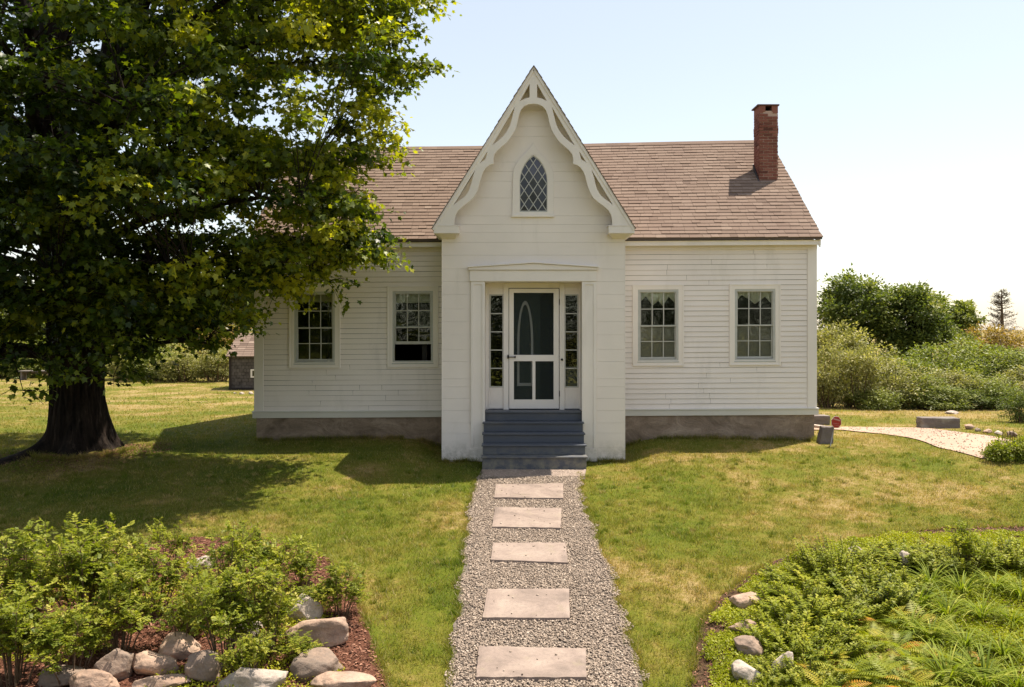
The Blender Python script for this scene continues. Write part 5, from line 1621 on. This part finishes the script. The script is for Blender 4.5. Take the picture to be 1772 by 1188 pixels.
RS2 = [(1405, 1010, 62, 100), (1450, 992, 74, 100), (1505, 985, 66, 90), (1552, 975, 76, 90), (1600, 985, 60, 90), (1648, 985, 84, 80), (1678, 988, 100, 70), (1735, 980, 76, 100), (1772, 985, 90, 90),
       (1352, 1050, 58, 100), (1395, 1075, 82, 120), (1452, 1062, 84, 120), (1508, 1045, 76, 110), (1350, 1118, 74, 100), (1412, 1128, 84, 120), (1470, 1120, 70, 110), (1330, 1178, 50, 80), (1555, 1030, 60, 90), (1395, 1185, 60, 90)]
RL2 = ["low shrub behind the long low rock at the bed's edge", "shrub at the back edge, just left of the flat white stone", "shrub at the back edge right of the flat white stone", "shrub at the back edge left of the small white stone", "low shrub right of the small white stone",
       "twiggy shrub in the middle of the back edge", "tallest upright shrub of the right bed's back edge", "loose shrub at the back edge near the right picture edge", "shrub in the right corner of the back edge",
       "low shrub touching the long low rock", "leafy shrub right of the small brown rock", "bushy shrub in the left centre of the right bed", "bushy shrub just left of the daylilies", "shrub covering the dark shaded rock",
       "shrub above the lichen-covered rock", "low shrub between ferns and rocks", "low shrub right of the white-topped rock", "low shrub among the first daylilies", "low shrub at the bottom edge right of the lichen-covered rock"]
for k, (px, py, h_, w_) in enumerate(RS2):
    p = G(px, py); s = p.y / FPX
    place(sp_[(0, 1, 3, 0, 2, 1, 3, 0, 1, 3, 0, 1, 2, 0, 1, 3, 2, 0, 1)[k % 19]], (p.x, p.y, p.z), k * 2.1, (w_ * s * (1.0 + .5 * rnd.random()), w_ * s * 1.2, h_ * s / 1.2 * rnd.uniform(.6, 1.08)), RL2[k], "shrub", "shrubs in the right bed")

def blade_strip(P0, d, L, W, curve, up0, nseg=5):
    """an arching leaf; returns verts and quads"""
    V_ = []; pos = Vector(P0); el = up0; side = Vector((-d.y, d.x, 0)).normalized()
    for k in range(nseg + 1):
        t_ = k / nseg; wv = W * (1 - t_ ** 2.2) * (.6 + .4 * min(1, t_ * 4)) / 2 + .0006
        V_ += [tuple(pos - side * wv + Vector((0, 0, wv * .35))), tuple(pos), tuple(pos + side * wv + Vector((0, 0, wv * .35)))]
        pos = pos + (d * math.cos(el) + Vector((0, 0, math.sin(el)))) * (L / nseg); el -= curve / nseg
    F_ = []
    for k in range(nseg):
        o = 3 * k; F_ += [(o, o + 1, o + 4, o + 3), (o + 1, o + 2, o + 5, o + 4)]
    return V_, F_
def lily(seed):
    rr = random.Random(seed); mb = MB()
    for k in range(62):
        a = rr.uniform(0, 6.28); d = Vector((math.cos(a), math.sin(a), 0)); r0 = rr.uniform(0, .10)
        V_, F_ = blade_strip(d * r0, d, rr.uniform(.45, .85), rr.uniform(.016, .028), rr.uniform(1.1, 2.2), rr.uniform(.9, 1.5), 6)
        mb.add(V_, F_, min(1, max(0, rr.gauss(.4, .22))), True)
    root = empty("daylily", (0, 0, 0)); mb.build("leaves", L_LILY, root)
    return root
def fern(seed):
    rr = random.Random(seed); mb = MB()
    for k in range(11):
        a = 6.28 * k / 11 + rr.uniform(-.2, .2); d = Vector((math.cos(a), math.sin(a), 0)); side = Vector((-d.y, d.x, 0))
        L = rr.uniform(.35, .55); el = rr.uniform(.8, 1.25); cv = rr.uniform(.9, 1.5); pos = d * .03; ns = 17; tt = min(1, max(0, rr.gauss(.5, .25)))
        for j in range(ns):
            t_ = j / ns; dirv = d * math.cos(el) + Vector((0, 0, math.sin(el))); nx = pos + dirv * (L / ns)
            if j > 2:
                pl = .13 * math.sin(math.pi * min(1, .12 + t_ * .9)) ** .8 * (L / .5)
                for sg_ in (1, -1):
                    tip = pos + side * sg_ * pl + dirv * pl * .35 - Vector((0, 0, pl * .15)); w_ = dirv * (L / ns * .42)
                    mb.add([tuple(pos), tuple(pos.lerp(tip, .35) + w_), tuple(tip), tuple(pos.lerp(tip, .35) - w_)], [(0, 1, 2, 3)], min(1, max(0, tt + rr.uniform(-.08, .08))))
            mb.add([tuple(pos - side * .003), tuple(pos + side * .003), tuple(nx + side * .002), tuple(nx - side * .002)], [(0, 1, 2, 3)], tt)
            pos = nx; el -= cv / ns
    root = empty("fern", (0, 0, 0)); mb.build("fronds", L_FERN, root)
    return root
lp = [lily(501), lily(502), lily(503)]
LS = [(1610, 1015), (1665, 1030), (1722, 1022), (1768, 1035), (1590, 1055), (1640, 1070), (1700, 1072), (1752, 1085), (1612, 1115), (1672, 1128), (1735, 1138), (1775, 1140), (1640, 1185), (1705, 1192), (1762, 1200), (1575, 1098)]
LL = ["daylily clump nearest the small white stone", "daylily clump below the tallest upright shrub", "daylily clump in the back row near the right picture edge", "daylily clump at the right picture edge, back row", "daylily clump at the left of the second row",
      "daylily clump in the middle of the second row", "large daylily clump right of centre in the second row", "daylily clump at the right picture edge, second row", "daylily clump above the orange fern", "daylily clump in the middle of the third row",
      "daylily clump right of the middle in the third row", "daylily clump cut by the right picture edge, third row", "daylily clump at the bottom edge left of the others", "daylily clump at the bottom edge, with long arching leaves", "daylily clump in the bottom right corner", "daylily clump between the yellow ferns"]
for k, (px, py) in enumerate(LS):
    p = G(px, py); s_ = rnd.uniform(.50, .68) * (1.1 if py > 1150 else 1)
    place(lp[k % 3], (p.x, p.y, p.z), k * 1.7, (s_, s_, s_ * .85), LL[k], "daylily", "daylily clumps in the right bed")
fp = [fern(601), fern(602)]
FS = [(1380, 1155), (1426, 1150), (1482, 1078), (1530, 1165), (1648, 1150), (1700, 1160), (1556, 1062), (1522, 1082), (1600, 1100), (1545, 1128), (1580, 1150), (1462, 1172), (1508, 1178), (1560, 1198), (1610, 1200), (1440, 1205), (1500, 1112)]
FL = ["pale fern above the lichen-covered rock", "green-yellow fern right of the fern above the lichen-covered rock", "small yellow fern among the green shrubs", "yellow fern just above the broad orange one by the bottom edge", "orange fern between the third daylily row and the bottom row", "dull orange fern in the bottom right part of the bed", "yellow fern near the middle of the right bed", "orange-tinged fern left of the yellow one", "orange fern between daylily clumps", "bright yellow fern in the centre of the right bed", "yellow fern left of the third daylily row", "green-yellow fern near the lichen-covered rock",
      "broad orange fern near the bottom edge", "orange fern at the bottom edge among daylilies", "fern at the bottom edge under a daylily clump", "pale green fern at the bottom edge beside the lichen-covered rock", "small yellow fern above the broad orange one"]
for k, (px, py) in enumerate(FS):
    p = G(px, py); s_ = rnd.uniform(.58, .82)
    place(fp[k % 2], (p.x, p.y, p.z), k * 1.1, (s_, s_, s_ * .9), FL[k], "fern", "ferns in the right bed")

# ground cover (uncountable)
r_ = rg(900)
n = 60000
x = r_.uniform(1.4, 8.6, n); y = r_.uniform(6.2, 11.5, n)
ok = inpoly(x, y, BEDR) & ~inpoly(x, y, PATH)
ex = nnoise(x, y, 2.6, 3)
edge = np.ones(n, bool)
for dx, dy in ((-.10, 0), (0, .10), (-.07, .08)): edge &= inpoly(x + dx, y + dy, BEDR)
ok &= edge & (ex > .20)
x, y = x[ok], y[ok]
rep = 7
X_ = np.repeat(x, rep) + r_.normal(size=len(x) * rep) * .022; Y_ = np.repeat(y, rep) + r_.normal(size=len(x) * rep) * .022
hh = .02 + .09 * nnoise(X_, Y_, 3.3, 8) * r_.uniform(.3, 1, len(X_))
P_ = np.stack([X_, Y_, gz(X_, Y_) + hh], -1)
V_, F_ = leaves(P_, r_.normal(size=(len(P_), 3)) + np.array([0, 0, .4]), np.array([0, 0, 1]) + r_.normal(size=(len(P_), 3)) * .5, r_.uniform(.014, .028, len(P_)), (DIA[0] * np.array([1.3, 1, 1]), DIA[1]))
tag(mesh_np("ground_cover", V_, F_, L_COVER, tint=np.repeat(np.clip(nnoise(X_, Y_, 1.5, 2) * .7 + r_.normal(size=len(P_)) * .15, 0, 1), 4)), "yellow-green creeping ground cover along the left edge of the right bed", "ground cover", None, "stuff")
n = 9000
x = r_.uniform(-5.5, -1.2, n); y = r_.uniform(6.2, 10, n)
ok = inpoly(x, y, BEDL) & inpoly(x + .35, y, BEDL) & (nnoise(x, y, 1.6, 12) > .50)
x, y = x[ok], y[ok]; rep = 6
X_ = np.repeat(x, rep) + r_.normal(size=len(x) * rep) * .022; Y_ = np.repeat(y, rep) + r_.normal(size=len(x) * rep) * .022
P_ = np.stack([X_, Y_, gz(X_, Y_) + .02 + .07 * r_.uniform(0, 1, len(X_))], -1)
V_, F_ = leaves(P_, r_.normal(size=(len(P_), 3)) + np.array([0, 0, .4]), np.array([0, 0, 1]) + r_.normal(size=(len(P_), 3)) * .5, r_.uniform(.014, .028, len(P_)), (DIA[0] * np.array([1.3, 1, 1]), DIA[1]))
tag(mesh_np("ground_cover", V_, F_, L_COVER, tint=r_.uniform(0, 1, len(V_))), "yellow ground cover under the rose shrubs of the left bed", "ground cover", None, "stuff")
# mulch chips
n = 60000
x = np.concatenate([r_.uniform(-8, -.9, n), r_.uniform(1.3, 9, n // 2)]); y = np.concatenate([r_.uniform(5.8, 12, n), r_.uniform(5.8, 12, n // 2)])
ok = inpoly(x, y, BEDL) | inpoly(x, y, BEDR); x, y = x[ok], y[ok]
ra = r_.uniform(-2.9, .6, 5000); rd = .75 + .85 * r_.uniform(0, 1, 5000) ** 1.8      # litter round the foot of the maple
x = np.concatenate([x, TX + rd * np.cos(ra)]); y = np.concatenate([y, TY + rd * np.sin(ra)])
P_ = np.stack([x, y, gz(x, y) + .018 + r_.uniform(0, .012, len(x))], -1)
d_ = r_.normal(size=(len(x), 3)) * np.array([1, 1, .25])
V_, F_ = leaves(P_, d_, np.array([0, 0, 1]) + r_.normal(size=(len(x), 3)) * .3, r_.uniform(.012, .042, len(x)), (np.array([(-.2, 0, 0), (.2, 0, 0), (.18, 1, .04), (-.15, .9, .04)]), np.array([(0, 1, 2, 3)])))
tag(mesh_np("mulch", V_, F_, MCHIP, tint=np.repeat(r_.uniform(0, 1, len(x)), 4)), "loose reddish brown bark chips on the garden beds and round the maple trunk", "mulch", None, "stuff")

# gravel stones on the path (uncountable)
n = 120000
x = r_.uniform(-1.2, 2.0, n); y = 5.5 + 10.1 * r_.uniform(0, 1, n) ** 1.15
pe = nnoise(x, y, 6, 31) * .16 - .08
ok = inpoly(x + pe, y, PATH); x, y = x[ok], y[ok]
slq = [[tuple(G(a, b, .055)[:2]) for a, b in s_[0]] for s_ in slabs]
for q_ in slq: 
    k_ = ~inpoly(x, y, q_) | (r_.uniform(0, 1, len(x)) < .004); x, y = x[k_], y[k_]
n = len(x)
cube = np.array([(-1, -1, -1), (1, -1, -1), (1, 1, -1), (-1, 1, -1), (-1, -1, 1), (1, -1, 1), (1, 1, 1), (-1, 1, 1)], float)
cf_ = np.array([(0, 3, 2, 1), (4, 5, 6, 7), (0, 1, 5, 4), (1, 2, 6, 5), (2, 3, 7, 6), (3, 0, 4, 7)])
sz = r_.uniform(.004, .0125, (n, 1, 1)) ** 1.0 * np.array([1, .72, .45])[None, None]
K = cube[None] * (1 + r_.uniform(-.38, .25, (n, 8, 3))) * sz
ax = norm(r_.normal(size=(n, 3)) * np.array([.35, .35, 1])); ref = norm(r_.normal(size=(n, 3))); e1 = norm(np.cross(ax, ref)); e2 = np.cross(ax, e1)
V_ = K[..., 0:1] * e1[:, None] + K[..., 1:2] * e2[:, None] + K[..., 2:3] * ax[:, None]
on_ = np.zeros(n, bool)
for q_ in slq: on_ |= inpoly(x, y, q_)
P_ = np.stack([x, y, gz(x, y) + np.where(on_, .060, .016 + r_.uniform(0, .012, n))], -1)
V_ = (V_ + P_[:, None]).reshape(-1, 3); F_ = (cf_[None] + (np.arange(n) * 8)[:, None, None]).reshape(-1, 4)
tag(mesh_np("gravel", V_, F_, STONES, tint=np.repeat(np.clip(r_.normal(.5, .27, n), 0, 1), 8)), "loose grey and tan crushed stone covering the front path", "gravel", None, "stuff")
# pebbles on the driveway
n = 6000
x = r_.uniform(6.4, 14, n); y = r_.uniform(14, 21, n); ok = inpoly(x, y, DRIVE); x, y = x[ok], y[ok]; n = len(x)
K = cube[None] * (1 + r_.uniform(-.38, .25, (n, 8, 3))) * r_.uniform(.004, .012, (n, 1, 1)) * np.array([1, .8, .5])[None, None]
P_ = np.stack([x, y, gz(x, y) + .025], -1)
V_ = (K + P_[:, None]).reshape(-1, 3); F_ = (cf_[None] + (np.arange(n) * 8)[:, None, None]).reshape(-1, 4)
tag(mesh_np("pebbles", V_, F_, STONES, tint=np.repeat(r_.uniform(.2, 1, n), 8)), "scattered pebbles on the sandy driveway", "gravel", None, "stuff")

# ------------------------------------------------------------------ grass (uncountable)
def grass_zone(n, x0, x1, y0, y1, hh, ww, seed):
    r_ = rg(seed)
    y = r_.uniform(y0, y1, n); hw = (y * .66 + 1.0)
    x = r_.uniform(-1, 1, n) * hw
    ok = (x > x0) & (x < x1)
    jit = nnoise(x, y, 9, 5) * .10 - .05
    ok &= ~inpoly(x + jit, y, PATH) & ~inpoly(x, y + jit, BEDL) & ~inpoly(x, y + jit, BEDR) & ~inpoly(x, y + jit * 2, DRIVE)
    ok &= ~((x > XL + .02) & (x < XR - .02) & (y > YW - .0) & (y < YB)) & ~((x > PXL + .02) & (x < PXR - .02) & (y > YP + .03) & (y < YB)) & ~((x > NX0 - .03) & (x < NX1 + .03) & (y > 15.1) & (y < 17))
    ok &= ((x - TX) ** 2 + (y - TY) ** 2 > .9)
    tuft = nnoise(x, y, 5.5, 21)
    ok &= r_.uniform(0, 1, n) < .45 + .75 * tuft
    x, y, tuft = x[ok], y[ok], tuft[ok]; n = len(x)
    h = hh * r_.uniform(.5, 1.25, n) * (.6 + .8 * tuft)
    a = r_.uniform(0, 6.28, n); lean = r_.uniform(.15, 1.1, n); b = r_.uniform(0, 6.28, n)
    z = gmesh(x, y) - .004
    P = np.stack([x, y, z], -1); s = np.stack([np.cos(a), np.sin(a), np.zeros(n)], -1) * (ww * r_.uniform(.6, 1.3, n) / 2)[:, None]
    tip = P + np.stack([np.cos(b) * lean * h, np.sin(b) * lean * h, h], -1)
    return np.stack([P - s, P + s, tip], 1).reshape(-1, 3), np.repeat(r_.uniform(0, 1, n), 3)
GV = []; GT_ = []
for args in ((170000, -12, 12, 6.6, 9.5, .042, .007, 1), (210000, -14, 14, 9.5, 13.5, .042, .009, 2), (150000, -16, 16, 13.5, 18.2, .042, .012, 3), (60000, -20, 20, 18.2, 27, .042, .020, 4), (50000, -32, -5, 27, 46, .05, .035, 5)):
    a, b = grass_zone(*args); GV.append(a); GT_.append(b)
# taller fringe along the borders
def fringe(line, off, n, seed, hh=.055, ymax=15.2):
    r_ = rg(seed); L = np.array([p[:2] for p in line], float); d = np.concatenate([[0], np.cumsum(np.linalg.norm(np.diff(L, axis=0), axis=1))])
    u = r_.uniform(0, d[-1], n); x = np.interp(u, d, L[:, 0]) + off + r_.normal(size=n) * .022; y = np.interp(u, d, L[:, 1]) + r_.normal(size=n) * .022
    k_ = (nnoise(x, y, 4, 44) > .25) & (y > 6.3) & (y < ymax); x, y = x[k_], y[k_]; n = len(x)
    h = hh * r_.uniform(.4, 1.3, n); a = r_.uniform(0, 6.28, n); b = r_.uniform(0, 6.28, n); lean = r_.uniform(.2, 1.3, n)
    P = np.stack([x, y, gmesh(x, y)], -1); s = np.stack([np.cos(a), np.sin(a), np.zeros(n)], -1) * .004
    tip = P + np.stack([np.cos(b) * lean * h, np.sin(b) * lean * h, h], -1)
    return np.stack([P - s, P + s, tip], 1).reshape(-1, 3), np.repeat(r_.uniform(0, 1, n), 3)
for ln, of, sd_ in ((PL, -.02, 61), (PR, .02, 62), (BL, 0, 63), (BR, 0, 64)):
    a, b = fringe(ln, of, 7000, sd_); GV.append(a); GT_.append(b)
for ln, sd_, n_ in (([(XL, YW - .05), (PXL - .05, YW - .05)], 71, 2600), ([(PXR + .05, YW - .05), (XR, YW - .05)], 72, 2600), ([(PXL - .02, YP - .04), (NX0 - .08, YP - .04)], 73, 700),
                    ([(NX1 + .08, YP - .04), (PXR + .02, YP - .04)], 74, 700), ([(TX + .95 * math.cos(a_), TY + .95 * math.sin(a_)) for a_ in np.linspace(-3.3, .3, 14)], 75, 2500)):
    a, b = fringe(ln, 0, n_, sd_, .11, 20); GV.append(a); GT_.append(b)
r_ = rg(321)
nc = 1500; cx_ = r_.uniform(-10, 10, nc); cy_ = 6.8 + 9.4 * r_.uniform(0, 1, nc)
okc = (np.abs(cx_) < cy_ * .64) & ~inpoly(cx_, cy_, PATH) & ~inpoly(cx_, cy_, BEDL) & ~inpoly(cx_, cy_, BEDR) & ~inpoly(cx_, cy_, DRIVE) & ~((cx_ > PXL - .1) & (cx_ < PXR + .1) & (cy_ > 15))
cx_, cy_ = cx_[okc], cy_[okc]; per = 34
rad = np.repeat(r_.uniform(.015, .06, len(cx_)), per)
x = np.repeat(cx_, per) + r_.normal(size=len(rad)) * rad; y = np.repeat(cy_, per) + r_.normal(size=len(rad)) * rad
n = len(x); h = np.repeat(r_.uniform(.04, .085, len(cx_)), per) * r_.uniform(.5, 1.1, n); a = r_.uniform(0, 6.28, n); b = r_.uniform(0, 6.28, n); lean = r_.uniform(.2, 1.2, n)
P = np.stack([x, y, gmesh(x, y)], -1); s_ = np.stack([np.cos(a), np.sin(a), np.zeros(n)], -1) * .0045
tip = P + np.stack([np.cos(b) * lean * h, np.sin(b) * lean * h, h], -1)
GV.append(np.stack([P - s_, P + s_, tip], 1).reshape(-1, 3)); GT_.append(np.repeat(np.repeat(np.where(r_.uniform(0, 1, len(cx_)) < .72, .02, .95), per), 3))
GV = np.concatenate(GV); GT_ = np.concatenate(GT_)
tag(mesh_np("grass", GV, np.arange(len(GV)).reshape(-1, 3), GRASS, tint=GT_), "short green and straw coloured grass blades of the lawn", "grass", None, "stuff")
